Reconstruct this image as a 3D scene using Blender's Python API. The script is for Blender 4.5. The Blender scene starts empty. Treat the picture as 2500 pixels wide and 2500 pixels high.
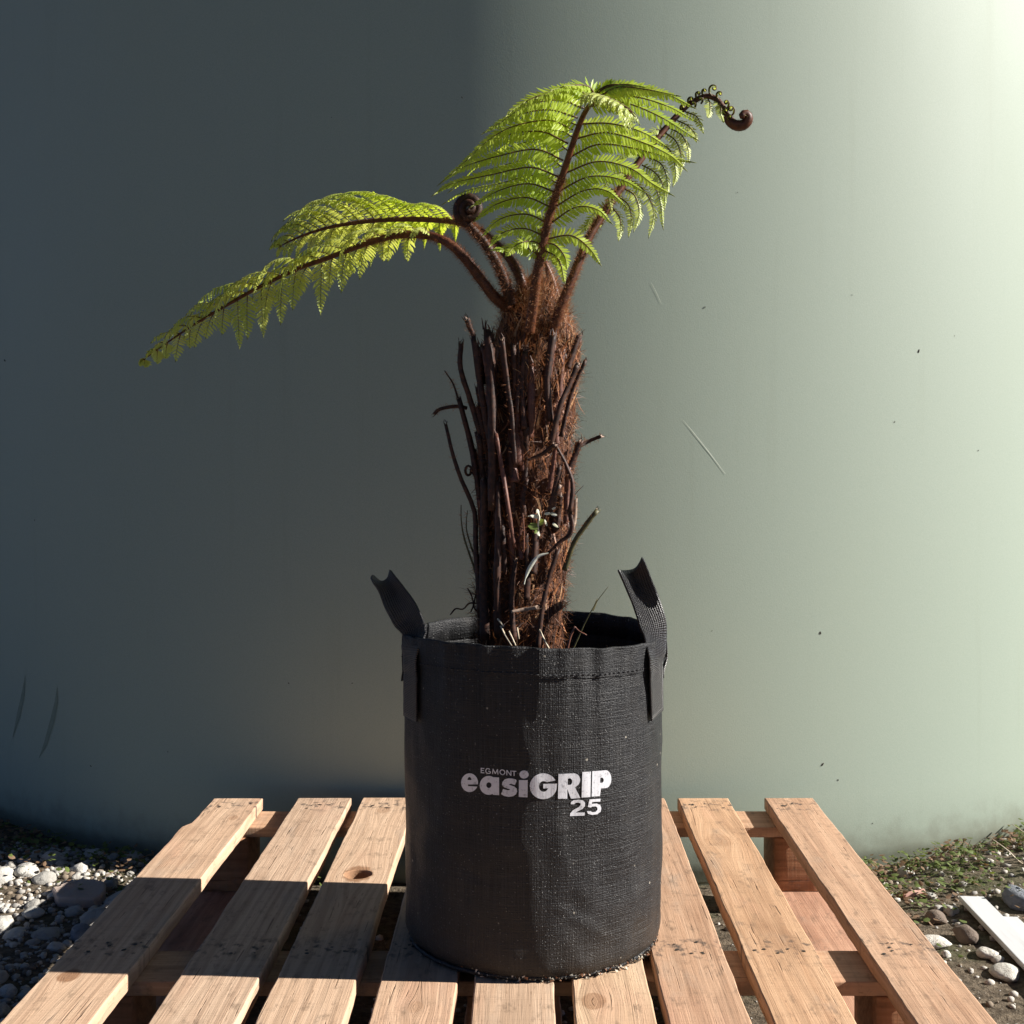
import bpy, bmesh, math, random
import numpy as np
from mathutils import Vector, Matrix, noise

random.seed(7)
R = math.radians
sc = bpy.context.scene
col = sc.collection

# ------------------------------------------------------------------ camera, sky, sun, exposure
CAM_Z = 0.7266                      # metres above the ground
F_PX, CX, CY = 3100.0, 1292.0, 1103.0   # focal length and vanishing point measured in the 2500 px photograph
cam = bpy.data.cameras.new('camera')
cam.sensor_width = 36.0
cam.lens = F_PX / 2500.0 * 36.0
cam.shift_x = -(CX - 1250) / 2500.0
cam.shift_y = -(1250 - CY) / 2500.0
cam.clip_start = 0.02
cam.clip_end = 500
cam_o = bpy.data.objects.new('camera', cam)
cam_o.location = (0, 0, CAM_Z)
cam_o.rotation_euler = (R(90), 0, 0)
col.objects.link(cam_o)
sc.camera = cam_o

SUN_EL, SUN_AZ = R(29), R(-4.0)       # azimuth measured from +X, negative = towards the camera
sun_dir = Vector((math.cos(SUN_EL) * math.cos(SUN_AZ), math.cos(SUN_EL) * math.sin(SUN_AZ), math.sin(SUN_EL)))
w = bpy.data.worlds.new('World')
sc.world = w
w.use_nodes = True
nt = w.node_tree
bg = nt.nodes['Background']
sky = nt.nodes.new('ShaderNodeTexSky')
sky.sky_type = 'NISHITA'
sky.sun_disc = False
sky.sun_elevation = SUN_EL
sky.sun_rotation = math.atan2(sun_dir.x, sun_dir.y)
sky.air_density = 0.28
sky.ozone_density = 3.0
sky.dust_density = 0.1
nt.links.new(sky.outputs[0], bg.inputs[0])
bg.inputs[1].default_value = 0.05
sl = bpy.data.lights.new('sun', 'SUN')
sl.energy = 5.0
sl.angle = R(0.53)
sl.color = (1.0, 0.95, 0.885)
sun_o = bpy.data.objects.new('sun', sl)
sun_o.rotation_euler = sun_dir.to_track_quat('Z', 'Y').to_euler()
sun_o.location = sun_dir * 20
col.objects.link(sun_o)
sc.view_settings.view_transform = 'Standard'
sc.view_settings.look = 'None'
sc.view_settings.gamma = 1.0
sc.view_settings.use_curve_mapping = False
sc.view_settings.exposure = 1.05
sc.cycles.max_bounces = 8
sc.cycles.sample_clamp_indirect = 4.0


def P(px, py, Y):
    """a point Y metres in front of the camera station"""
    return Vector(((px - CX) / F_PX * Y, Y, CAM_Z - (py - CY) / F_PX * Y))


# ------------------------------------------------------------------ helpers
def tag(o, label=None, cat=None, group=None, kind=None):
    if label: o['label'] = label
    if cat: o['category'] = cat
    if group: o['group'] = group
    if kind: o['kind'] = kind
    return o


def empty(name, loc=(0, 0, 0)):
    o = bpy.data.objects.new(name, None)
    o.empty_display_size = 0.1
    o.location = loc
    col.objects.link(o)
    return o


def link(name, me, parent=None, loc=None):
    """world-space mesh; parent keeps the world position"""
    o = bpy.data.objects.new(name, me)
    col.objects.link(o)
    if loc is not None:
        o.location = loc
    if parent is not None:
        o.parent = parent
        off = Vector((0, 0, 0))
        q = parent
        while q is not None:
            off += q.location
            q = q.parent
        o.location = o.location - off
    return o


class MB:
    def __init__(self):
        self.v, self.f, self.m, self.uv = [], [], [], {}

    def add(self, vs, fs, mi=0, uvs=None):
        b = len(self.v)
        self.v.extend([tuple(x) for x in vs])
        for f in fs:
            self.f.append(tuple(b + i for i in f))
            self.m.append(mi)
        if uvs is not None:
            for i, u in enumerate(uvs):
                self.uv[b + i] = u

    def tube(self, pts, rad, n=8, mi=0, cap=True, jitter=0.0):
        pts = [Vector(p) for p in pts]
        N = len(pts)
        if not hasattr(rad, '__len__'):
            rad = [rad] * N
        tan = []
        for i in range(N):
            a = pts[max(0, i - 1)]
            c = pts[min(N - 1, i + 1)]
            t = (c - a)
            tan.append(t.normalized() if t.length > 1e-9 else Vector((0, 0, 1)))
        up = Vector((0.13, 0.97, 0.2))
        if abs(up.dot(tan[0])) > 0.95:
            up = Vector((1, 0, 0))
        nrm = (up - tan[0] * up.dot(tan[0])).normalized()
        vs, fs = [], []
        for i in range(N):
            nrm = (nrm - tan[i] * nrm.dot(tan[i]))
            nrm = nrm.normalized() if nrm.length > 1e-6 else tan[i].orthogonal().normalized()
            bi = tan[i].cross(nrm)
            for k in range(n):
                a = 2 * math.pi * k / n
                r = rad[i] * (1 + (random.uniform(-jitter, jitter) if jitter else 0))
                vs.append(pts[i] + nrm * (math.cos(a) * r) + bi * (math.sin(a) * r))
        for i in range(N - 1):
            for k in range(n):
                k2 = (k + 1) % n
                fs.append((i * n + k, i * n + k2, (i + 1) * n + k2, (i + 1) * n + k))
        if cap:
            fs.append(tuple(range(n - 1, -1, -1)))
            fs.append(tuple((N - 1) * n + k for k in range(n)))
        self.add(vs, fs, mi)

    def mesh(self, name, mats, smooth=True, origin=None):
        me = bpy.data.meshes.new(name)
        v = np.array(self.v, dtype=np.float64).reshape(-1, 3)
        if origin is not None:
            v = v - np.array(origin)
        me.from_pydata(v.tolist(), [], self.f)
        for m in mats:
            me.materials.append(m)
        me.polygons.foreach_set('material_index', np.array(self.m, dtype=np.int32))
        me.polygons.foreach_set('use_smooth', np.full(len(self.f), smooth, dtype=bool))
        if self.uv:
            ul = me.uv_layers.new(name='UVMap')
            for lp in me.loops:
                ul.data[lp.index].uv = self.uv.get(lp.vertex_index, (0, 0))
        me.update()
        return me

    def build(self, name, mats, parent=None, smooth=True, origin=None):
        if not isinstance(mats, (list, tuple)):
            mats = [mats]
        return link(name, self.mesh(name, mats, smooth, origin), parent, Vector(origin) if origin is not None else None)


def spline(pts, n):
    """Catmull-Rom through pts, n samples"""
    p = [Vector(q) for q in pts]
    p = [p[0] * 2 - p[1]] + p + [p[-1] * 2 - p[-2]]
    segs = len(p) - 3
    # arc-length-ish sampling
    dense = []
    for i in range(segs):
        a, b, c, d = p[i:i + 4]
        for k in range(16):
            t = k / 16
            dense.append(0.5 * ((2 * b) + (c - a) * t + (2 * a - 5 * b + 4 * c - d) * t * t + (3 * b - a - 3 * c + d) * t ** 3))
    dense.append(p[-2])
    L = [0]
    for i in range(1, len(dense)):
        L.append(L[-1] + (dense[i] - dense[i - 1]).length)
    out = []
    j = 0
    for k in range(n):
        s = L[-1] * k / (n - 1)
        while j < len(L) - 2 and L[j + 1] < s:
            j += 1
        f = (s - L[j]) / max(1e-9, L[j + 1] - L[j])
        out.append(dense[j].lerp(dense[j + 1], min(1, max(0, f))))
    return out


def along(ctrl, vals, n):
    """values given at control points, resampled evenly along the curve's length"""
    c = [Vector(q) for q in ctrl]
    L = np.cumsum([0] + [(c[i] - c[i - 1]).length for i in range(1, len(c))])
    return [float(v) for v in np.interp(np.linspace(0, L[-1], n), L, vals)]


# ---- materials
class NT:
    def __init__(self, name):
        self.mat = bpy.data.materials.new(name)
        self.mat.use_nodes = True
        self.t = self.mat.node_tree
        self.b = self.t.nodes['Principled BSDF']
        self.out = self.t.nodes['Material Output']

    def set(self, sock, v):
        if isinstance(v, bpy.types.NodeSocket):
            self.t.links.new(v, sock)
        else:
            sock.default_value = v

    def n(self, typ, out=0, props=None, **ins):
        nd = self.t.nodes.new('ShaderNode' + typ)
        for k, v in (props or {}).items():
            setattr(nd, k, v)
        for k, v in ins.items():
            if k.startswith('i') and k[1:].isdigit():
                self.set(nd.inputs[int(k[1:])], v)
            else:
                self.set(nd.inputs[k.replace('_', ' ')], v)
        return nd.outputs[out]

    def math(self, op, a, b=0.0, clamp=False):
        return self.n('Math', 0, {'operation': op, 'use_clamp': clamp}, i0=a, i1=b)

    def obj(self):
        return self.n('TexCoord', 3)

    def uvc(self):
        return self.n('TexCoord', 2)

    def mapv(self, vec, scale=(1, 1, 1), loc=(0, 0, 0)):
        return self.n('Mapping', 0, None, Vector=vec, Scale=scale, Location=loc)

    def noise(self, vec, scale=5.0, detail=4.0, rough=0.55, dist=0.0):
        return self.n('TexNoise', 0, None, Vector=vec, Scale=scale, Detail=detail, Roughness=rough, Distortion=dist)

    def ramp(self, fac, stops):
        nd = self.t.nodes.new('ShaderNodeValToRGB')
        el = nd.color_ramp.elements
        while len(el) < len(stops):
            el.new(0.5)
        for e, (p, c) in zip(el, stops):
            e.position = p
            e.color = c if len(c) == 4 else (*c, 1)
        self.set(nd.inputs[0], fac)
        return nd.outputs[0]

    def step(self, fac, lo, hi):
        return self.n('MapRange', 0, {'clamp': True, 'interpolation_type': 'SMOOTHSTEP'}, i0=fac, i1=lo, i2=hi, i3=0.0, i4=1.0)

    def mix(self, fac, a, b, mode='MIX'):
        nd = self.t.nodes.new('ShaderNodeMix')
        nd.data_type = 'RGBA'
        nd.blend_type = mode
        self.set(nd.inputs[0], fac)
        for s, v in ((nd.inputs[6], a), (nd.inputs[7], b)):
            if isinstance(v, tuple) and len(v) == 3:
                v = (*v, 1)
            self.set(s, v)
        return nd.outputs[2]

    def bump(self, h, strength=0.3, dist=0.002):
        o = self.n('Bump', 0, None, Height=h, Strength=strength, Distance=dist)
        self.t.links.new(o, self.b.inputs['Normal'])
        return o

    def fin(self, color=None, rough=None, spec=None):
        if color is not None:
            self.set(self.b.inputs['Base Color'], (*color, 1) if isinstance(color, tuple) and len(color) == 3 else color)
        if rough is not None:
            self.set(self.b.inputs['Roughness'], rough)
        if spec is not None:
            self.set(self.b.inputs['Specular IOR Level'], spec)
        return self.mat


def wood_mat(name, seed, along='Y', light=(0.62, 0.44, 0.30), dark=(0.45, 0.29, 0.18), knots=(), nails=(), stain=0.5):
    m = NT(name)
    o = m.obj()
    sep = m.t.nodes.new('ShaderNodeSeparateXYZ')
    m.t.links.new(o, sep.inputs[0])
    a, l, z = (sep.outputs[0], sep.outputs[1], sep.outputs[2]) if along == 'Y' else (sep.outputs[1], sep.outputs[0], sep.outputs[2])
    if along == 'Z':
        a, l, z = sep.outputs[0], sep.outputs[2], sep.outputs[1]
    knotmask = None
    for (ka, kl, kr, ks) in knots:
        da = m.math('SUBTRACT', a, ka)
        dl = m.math('MULTIPLY', m.math('SUBTRACT', l, kl), 0.62)
        d = m.math('SQRT', m.math('ADD', m.math('MULTIPLY', da, da), m.math('MULTIPLY', dl, dl)))
        # the grain flows round the knot
        pull = m.math('MULTIPLY', m.math('SIGN', da), m.math('MULTIPLY', m.math('POWER', 2.718, m.math('MULTIPLY', m.math('DIVIDE', d, kr * 1.6), -1.0)), kr * 1.1))
        a = m.math('SUBTRACT', a, pull)
        wob = m.math('MULTIPLY', m.math('SUBTRACT', m.noise(o, 90, 2), 0.5), kr * 0.6)
        k = m.math('MULTIPLY', m.step(m.math('ADD', d, wob), kr * 1.05, kr * 0.75), ks)
        knotmask = k if knotmask is None else m.math('MAXIMUM', knotmask, k)
    comb = m.n('CombineXYZ', 0, None, i0=a, i1=l, i2=z)
    sv = (seed * 1.37 % 7, seed * 2.11 % 5, seed * 0.73 % 3)
    fine = m.noise(m.mapv(comb, (420, 9, 420), sv), 1.0, 5, 0.65)
    mid = m.noise(m.mapv(comb, (70, 2.2, 70), sv), 1.0, 4, 0.6, 0.4)
    ringv = m.mapv(comb, (1, 0.07, 0.6), (sv[0] * 0.05, sv[1] * 0.03, 0.02 * seed))
    ring = m.n('TexWave', 1, {'wave_type': 'RINGS', 'rings_direction': 'Y'}, Vector=ringv, Scale=26.0, Distortion=9.0, Detail=3.0, Detail_Scale=1.4)
    blot = m.noise(m.mapv(o, (9, 3.5, 9), sv), 1.0, 4, 0.6)
    c = m.mix(m.math('MULTIPLY', m.step(mid, 0.3, 0.75), 0.75), light, dark)
    c = m.mix(m.math('MULTIPLY', m.step(ring, 0.45, 0.95), 0.33), c, tuple(x * 0.62 for x in dark))
    c = m.mix(m.math('MULTIPLY', m.step(fine, 0.5, 0.75), 0.36), c, tuple(x * 0.5 for x in dark))
    c = m.mix(m.math('MULTIPLY', m.step(blot, 0.5, 0.8), stain), c, (0.36, 0.24, 0.16), 'MULTIPLY')
    pinks = m.noise(m.mapv(o, (14, 4, 14), (sv[1], sv[2], sv[0])), 1.0, 3, 0.5)
    c = m.mix(m.math('MULTIPLY', m.step(pinks, 0.52, 0.75), 0.30), c, (0.62, 0.33, 0.22))
    grime = m.noise(m.mapv(o, (60, 30, 60), sv), 1.0, 6, 0.7)
    c = m.mix(m.math('MULTIPLY', m.step(grime, 0.52, 0.74), 0.62), c, (0.13, 0.09, 0.06))
    grey = m.noise(m.mapv(o, (22, 7, 22), (sv[2], sv[1], sv[0])), 1.0, 5, 0.65)
    c = m.mix(m.math('MULTIPLY', m.step(grey, 0.52, 0.74), 0.42), c, (0.33, 0.27, 0.215))
    saw = m.noise(m.mapv(comb, (6, 330, 6), sv), 1.0, 3, 0.5)
    c = m.mix(m.math('MULTIPLY', m.step(saw, 0.52, 0.75), 0.20), c, tuple(x * 0.6 for x in dark))
    fleck = m.noise(m.mapv(comb, (520, 60, 520), (sv[1], sv[0], sv[2])), 1.0, 2, 0.5)
    c = m.mix(m.math('MULTIPLY', m.step(fleck, 0.66, 0.72), 0.5), c, (0.16, 0.09, 0.05))
    # short dark drying checks
    chk = m.noise(m.mapv(comb, (300, 11, 300), (sv[2], sv[0], sv[1])), 1.0, 2, 0.4)
    c = m.mix(m.math('MULTIPLY', m.step(chk, 0.69, 0.74), 0.6), c, (0.10, 0.055, 0.03))
    if nails:
        nm = None
        for nl in nails:
            dl = m.math('ABSOLUTE', m.math('SUBTRACT', l, nl))
            band = m.step(dl, 0.050, 0.006)
            sp = m.step(m.noise(m.mapv(o, (75, 55, 0), (sv[0] + nl * 9, sv[1], 0)), 1.0, 3, 0.55), 0.50, 0.68)
            k = m.math('MULTIPLY', band, sp)
            nm = k if nm is None else m.math('MAXIMUM', nm, k)
        c = m.mix(m.math('MULTIPLY', nm, 0.85), c, (0.05, 0.046, 0.042))
    if knotmask is not None:
        kr_ = m.n('TexNoise', 0, None, Vector=m.mapv(o, (230, 230, 230)), Scale=1.0, Detail=3.0)
        kc = m.mix(kr_, (0.33, 0.17, 0.08), (0.16, 0.07, 0.035))
        c = m.mix(m.math('MULTIPLY', knotmask, 0.8), c, kc)
    h = m.math('ADD', m.math('MULTIPLY', fine, 0.6), m.math('SUBTRACT', m.math('MULTIPLY', mid, 0.5), m.math('MULTIPLY', m.step(chk, 0.68, 0.74), 0.8)))
    m.bump(m.math('ADD', h, m.math('MULTIPLY', saw, 0.4)), 0.75, 0.0016)
    return m.fin(c, 0.78, 0.25)


def leaf_mat(name, c1, c2, trans=0.5, rough=0.42):
    m = NT(name)
    inf = m.n('ObjectInfo', 5)
    nz = m.noise(m.n('TexCoord', 3), 60, 3)
    c = m.mix(m.math('MULTIPLY', m.math('ADD', inf, nz), 0.55, True), c1, c2)
    m.fin(c, rough, 0.45)
    tr = m.n('BsdfTranslucent', 0, None, Color=m.mix(0.5, c, (c2[0] * 1.7, c2[1] * 1.55, c2[2] * 0.6)))
    mx = m.n('MixShader', 0, None, i0=trans, i1=m.b.outputs[0], i2=tr)
    m.t.links.new(mx, m.out.inputs[0])
    return m.mat


def fibre_mat(name, c1, c2, rough=0.6, scale=300, trans=0.0):
    m = NT(name)
    nz = m.noise(m.n('TexCoord', 3), scale, 2)
    m.fin(m.mix(m.step(nz, 0.3, 0.7), c1, c2), rough, 0.35)
    if trans:
        tr = m.n('BsdfTranslucent', 0, None, Color=(*c2, 1))
        mx = m.n('MixShader', 0, None, i0=trans, i1=m.b.outputs[0], i2=tr)
        m.t.links.new(mx, m.out.inputs[0])
    return m.mat


# ------------------------------------------------------------------ ground
TANK_R, TANK_Y0 = 1.70, 2.165
TANK_C = Vector((0.02, TANK_Y0 + TANK_R, 0))


def ground_z(x, y):
    d = math.hypot(x - TANK_C.x, y - TANK_C.y) - TANK_R
    near = math.exp(-max(0.0, d) / 0.14) * 0.040
    inp = 1.0 if (-0.56 < x < 0.50 and 0.8 < y < 2.15) else 0.0
    rel = (noise.noise(Vector((x * 3.1, y * 3.1, 2.2))) * 0.010 + noise.noise(Vector((x * 11, y * 11, 5.2))) * 0.005
           + noise.noise(Vector((x * 34, y * 34, 1.2))) * 0.0025)
    far = 1.0 if abs(x) < 2.5 and 0 < y < 5 else 0.2
    rise = 0.012 * max(0.0, min(1.0, (x - 0.62) / 0.4)) * max(0.0, min(1.0, (y - 1.95) / 0.25))
    return (-0.004 - abs(rel) if inp else rel * far) - near * 0.6 + rise


def gm():
    m = NT('soil and grit')
    o = m.obj()
    n1 = m.noise(o, 5, 6, 0.6)
    n2 = m.noise(o, 70, 5, 0.65)
    n3 = m.noise(o, 260, 3, 0.6)
    c = m.mix(m.step(n2, 0.3, 0.7), (0.055, 0.042, 0.028), (0.17, 0.135, 0.095))
    c = m.mix(m.math('MULTIPLY', m.step(n1, 0.45, 0.7), 0.7), c, (0.045, 0.06, 0.018))
    c = m.mix(m.math('MULTIPLY', m.step(n3, 0.62, 0.75), 0.6), c, (0.36, 0.33, 0.28))
    m.bump(m.math('ADD', n2, m.math('MULTIPLY', n3, 0.5)), 0.8, 0.006)
    return m.fin(c, 0.95, 0.2)


def axis(fine_lo, fine_hi, step, far):
    a = list(np.arange(fine_lo, fine_hi + 1e-6, step))
    s, x = step, fine_hi
    while x < far:
        s *= 1.35
        x += s
        a.append(x)
    s, x = step, fine_lo
    while x > -far:
        s *= 1.35
        x -= s
        a.insert(0, x)
    return a


xs = axis(-1.5, 1.5, 0.02, 150)
ys = axis(0.6, 3.0, 0.02, 150)
gv = [(x, y, ground_z(x, y)) for y in ys for x in xs]
nx = len(xs)
gf = [(j * nx + i, j * nx + i + 1, (j + 1) * nx + i + 1, (j + 1) * nx + i) for j in range(len(ys) - 1) for i in range(nx - 1)]
mb = MB()
mb.add(gv, gf)
ground = tag(mb.build('ground', gm()), kind='structure')

# ------------------------------------------------------------------ water tank


def tank_mat():
    m = NT('pale green tank plastic')
    o = m.obj()
    sp = m.noise(o, 900, 2, 0.6)
    cl = m.noise(m.mapv(o, (3, 3, 1.2)), 1.0, 4, 0.6)
    st = m.noise(m.mapv(o, (26, 26, 1.5)), 1.0, 4, 0.6)
    c = m.mix(m.step(sp, 0.25, 0.75), (0.278, 0.338, 0.272), (0.352, 0.405, 0.332))
    c = m.mix(m.math('MULTIPLY', m.step(cl, 0.4, 0.8), 0.25), c, (0.32, 0.37, 0.285))
    c = m.mix(m.math('MULTIPLY', m.step(st, 0.55, 0.8), 0.16), c, (0.22, 0.25, 0.18))
    # splashed soil on the lowest few centimetres
    z = m.n('SeparateXYZ', 2, None, i0=o)
    low = m.math('MULTIPLY', m.step(m.math('ADD', z, m.math('MULTIPLY', m.noise(o, 30, 5), 0.10)), 0.13, 0.03), 0.55)
    c = m.mix(low, c, (0.12, 0.105, 0.07))
    sp2 = m.noise(o, 420, 1, 0.5)
    m.bump(m.math('ADD', m.math('MULTIPLY', sp2, 1.0), m.math('MULTIPLY', m.noise(m.mapv(o, (2, 2, 2)), 1.0, 1), 2.0)), 0.12, 0.001)
    r = m.n('MapRange', 0, None, i0=cl, i1=0.3, i2=0.7, i3=0.57, i4=0.63)
    return m.fin(c, r, 0.36)


tank = tag(empty('water_tank', TANK_C), 'large round pale green water tank behind the pallet', 'water tank')
TM = tank_mat()
H_T = 2.35
mb = MB()
prof = [(TANK_R - 0.018, -0.05), (TANK_R - 0.014, -0.02), (TANK_R - 0.004, 0.0), (TANK_R, 0.018)] + [(TANK_R, 0.018 + (H_T - 0.018) * k / 24) for k in range(1, 25)]
NS = 256
vs = [(r * math.sin(2 * math.pi * k / NS), -r * math.cos(2 * math.pi * k / NS), z) for (r, z) in prof for k in range(NS)]
fs = [(i * NS + k, i * NS + (k + 1) % NS, (i + 1) * NS + (k + 1) % NS, (i + 1) * NS + k) for i in range(len(prof) - 1) for k in range(NS)]
mb.add(vs, fs)
link('wall', mb.mesh('wall', [TM]), tank, TANK_C)
mb = MB()
prof = [(TANK_R + 0.001, H_T - 0.004), (TANK_R + 0.004, H_T), (TANK_R - 0.03, H_T + 0.05), (TANK_R - 0.12, H_T + 0.11), (1.1, H_T + 0.24), (0.6, H_T + 0.35), (0.3, H_T + 0.39), (0.02, H_T + 0.39)]
vs = [(r * math.sin(2 * math.pi * k / NS), -r * math.cos(2 * math.pi * k / NS), z) for (r, z) in prof for k in range(NS)]
fs = [(i * NS + k, i * NS + (k + 1) % NS, (i + 1) * NS + (k + 1) % NS, (i + 1) * NS + k) for i in range(len(prof) - 1) for k in range(NS)]
fs.append(tuple((len(prof) - 1) * NS + k for k in range(NS)))
mb.add(vs, fs)
link('roof', mb.mesh('roof', [TM]), tank, TANK_C)


def tank_hit(px, py):
    """where the line of sight through a photo pixel meets the tank wall"""
    d = Vector(((px - CX) / F_PX, 1, -(py - CY) / F_PX))
    a = d.x ** 2 + d.y ** 2
    b = -2 * (TANK_C.x * d.x + TANK_C.y * d.y)
    c = TANK_C.x ** 2 + TANK_C.y ** 2 - TANK_R ** 2
    t = (-b - math.sqrt(b * b - 4 * a * c)) / (2 * a)
    return Vector((0, 0, CAM_Z)) + d * t


def tank_strip(pts, widths, lift=0.0006):
    vs, fs = [], []
    P3 = [tank_hit(*p) for p in pts]
    for i, q in enumerate(P3):
        nrm = Vector((q.x - TANK_C.x, q.y - TANK_C.y, 0)).normalized()
        t = (P3[min(i + 1, len(P3) - 1)] - P3[max(i - 1, 0)]).normalized()
        s = nrm.cross(t).normalized() * widths[i] * 0.5
        vs += [q + s + nrm * lift, q - s + nrm * lift]
    for i in range(len(P3) - 1):
        fs.append((2 * i, 2 * i + 1, 2 * i + 3, 2 * i + 2))
    return vs, fs


def plain(name, c, rough=0.7, spec=0.3, var=0.25, scale=80):
    m = NT(name)
    nz = m.noise(m.obj(), scale, 4)
    m.fin(m.mix(nz, tuple(x * (1 - var) for x in c), tuple(x * (1 + var) for x in c)), rough, spec)
    m.bump(nz, 0.3, 0.001)
    return m.mat


SCR = plain('pale scratch', (0.62, 0.66, 0.56), 0.8)
SCF = plain('dark scuff', (0.205, 0.25, 0.195), 0.6)
mb = MB(); mb.add(*tank_strip([(1668, 1026), (1690, 1052), (1728, 1100), (1771, 1157)], [0.0004, 0.0010, 0.0014, 0.0007]))
mb.build('scratch', SCR, tank)
mb = MB(); mb.add(*tank_strip([(1590, 690), (1603, 715), (1615, 742)], [0.0004, 0.0009, 0.0004]))
mb.build('scratch', SCR, tank)
for pts, wd in (([(62, 1650), (57, 1695), (46, 1745), (32, 1800)], [0.001, 0.011, 0.012, 0.002]),
                ([(140, 1678), (138, 1715), (128, 1760), (112, 1815), (96, 1850)], [0.001, 0.010, 0.013, 0.010, 0.001])):
    mb = MB(); mb.add(*tank_strip(pts, wd)); mb.build('scuff', SCF, tank)
mb = MB()
for (px, py, s) in [(2243, 857, 3.2), (2003, 1545, 2.4), (2008, 1866, 3.0), (2046, 1904, 1.6), (2184, 1030, 1.4), (2388, 1100, 1.6), (860, 1668, 1.2), (705, 1668, 1.5), (1721, 750, 1.6),
                    (1128, 238, 1.5), (85, 1270, 1.6), (410, 1835, 1.3), (222, 1870, 2.0), (1738, 1540, 1.1), (2330, 820, 1.0), (2080, 720, 1.0), (1800, 470, 1.0), (2130, 2010, 1.4), (12, 880, 3.0)] + \
        [(random.uniform(0, 2500), random.uniform(0, 1900), random.uniform(0.5, 1.0)) for _ in range(3)]:
    q = tank_hit(px, py)
    nrm = Vector((q.x - TANK_C.x, q.y - TANK_C.y, 0)).normalized()
    s_ = s * 0.0008
    ta = Vector((0, 0, 1)).cross(nrm)
    an = random.uniform(0, 3)
    u = ta * math.cos(an) + Vector((0, 0, 1)) * math.sin(an)
    v = nrm.cross(u)
    ring = [q + nrm * 0.0005 + u * (math.cos(k * 1.047) * s_ * 1.6) + v * (math.sin(k * 1.047) * s_ * random.uniform(0.6, 0.9)) for k in range(6)]
    mb.add(ring + [q + nrm * (0.0005 + s_ * 0.6)], [(k, (k + 1) % 6, 6) for k in range(6)])
tag(mb.build('dirt_specks', plain('dirt speck', (0.05, 0.045, 0.035)), tank), kind='stuff')

# ------------------------------------------------------------------ pallet
TOP = 0.145
T_SL, T_ST, T_BL, T_RU = 0.020, 0.017, 0.086, 0.022
Z_ST = TOP - T_SL            # stringer top
Z_BL = Z_ST - T_ST           # block top
Z_RU = Z_BL - T_BL           # runner top
YB, YF = 2.134, 0.846        # far and near end of the deck
ST_Y = [2.082, 1.488, 0.894]
pallet = tag(empty('pallet', (0, 1.49, 0)), 'unpainted pale timber pallet carrying the potted fern', 'pallet')


def prism2d(outline, holes, thick, bevel):
    """flat piece from a 2D outline (x, y), with holes, centred on z = 0; bevelled edges"""
    cu = bpy.data.curves.new('tmp', 'CURVE')
    cu.dimensions = '2D'
    cu.fill_mode = 'BOTH'
    cu.extrude = thick / 2 - bevel
    cu.bevel_depth = bevel
    cu.bevel_resolution = 1
    cu.offset = -bevel
    for ring in [outline] + list(holes):
        s = cu.splines.new('POLY')
        s.points.add(len(ring) - 1)
        for p, q in zip(s.points, ring):
            p.co = (q[0], q[1], 0, 1)
        s.use_cyclic_u = True
    o = bpy.data.objects.new('tmp', cu)
    col.objects.link(o)
    dg = bpy.context.evaluated_depsgraph_get()
    me = bpy.data.meshes.new_from_object(o.evaluated_get(dg))
    bpy.data.objects.remove(o)
    bpy.data.curves.remove(cu)
    return me


def board(name, x0, x1, y0, y1, z0, z1, mat, rough=0.0018, holes=(), bevel=0.0016, seed=0, edit=None, tilt=0.0):
    cx, cy, cz = (x0 + x1) / 2, (y0 + y1) / 2, (z0 + z1) / 2
    hx, hy = (x1 - x0) / 2, (y1 - y0) / 2
    rnd = random.Random(seed)
    n = max(4, int((y1 - y0) / 0.02))
    nxs = max(2, int((x1 - x0) / 0.02))

    def jit(u, k):
        return noise.noise(Vector((u * 9, k * 7.3 + seed, 0))) * rough * 1.4 + noise.noise(Vector((u * 55, k * 3.1 + seed, 4))) * rough * 0.7
    ring = []
    for i in range(n + 1):
        y = -hy + 2 * hy * i / n
        ring.append((hx + jit(y, 1), y))
    for i in range(1, nxs):
        x = hx - 2 * hx * i / nxs
        ring.append((x, hy + jit(x, 2)))
    for i in range(n + 1):
        y = hy - 2 * hy * i / n
        ring.append((-hx + jit(y, 3), y))
    for i in range(1, nxs):
        x = -hx + 2 * hx * i / nxs
        ring.append((x, -hy + jit(x, 4)))
    if edit:
        ring = [edit(p[0] + cx, p[1] + cy) for p in ring]
        ring = [(p[0] - cx, p[1] - cy) for p in ring]
    hr = []
    for (hx_, hy_, r) in holes:
        hr.append([(hx_ - cx + r * math.cos(k * math.pi / 14) * rnd.uniform(0.95, 1.05), hy_ - cy + r * math.sin(k * math.pi / 14)) for k in range(28)])
    me = prism2d(ring, hr, z1 - z0, bevel)
    me.materials.clear()
    me.materials.append(mat)
    o = link(name, me, pallet, Vector((cx, cy, cz)))
    o.rotation_euler = (0, 0, tilt)
    return o


SLATS = [(-0.540, -0.447), (-0.388, -0.299), (-0.279, -0.190), (-0.164, -0.079), (-0.060, 0.027), (0.047, 0.130), (0.142, 0.227), (0.249, 0.334), (0.395, 0.476)]
TONES = [((0.630, 0.441, 0.300), (0.486, 0.311, 0.200)), ((0.594, 0.428, 0.300), (0.450, 0.298, 0.200)), ((0.630, 0.445, 0.304), (0.477, 0.311, 0.200)),
         ((0.612, 0.420, 0.284), (0.477, 0.302, 0.192)), ((0.567, 0.403, 0.276), (0.432, 0.277, 0.176)), ((0.639, 0.454, 0.296), (0.495, 0.328, 0.200)),
         ((0.540, 0.349, 0.228), (0.414, 0.239, 0.144)), ((0.594, 0.378, 0.228), (0.441, 0.248, 0.136)), ((0.576, 0.370, 0.240), (0.441, 0.256, 0.156))]
YC = (YB + YF) / 2
NAIL_Y = [2.088, 1.488, 0.9]
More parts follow.
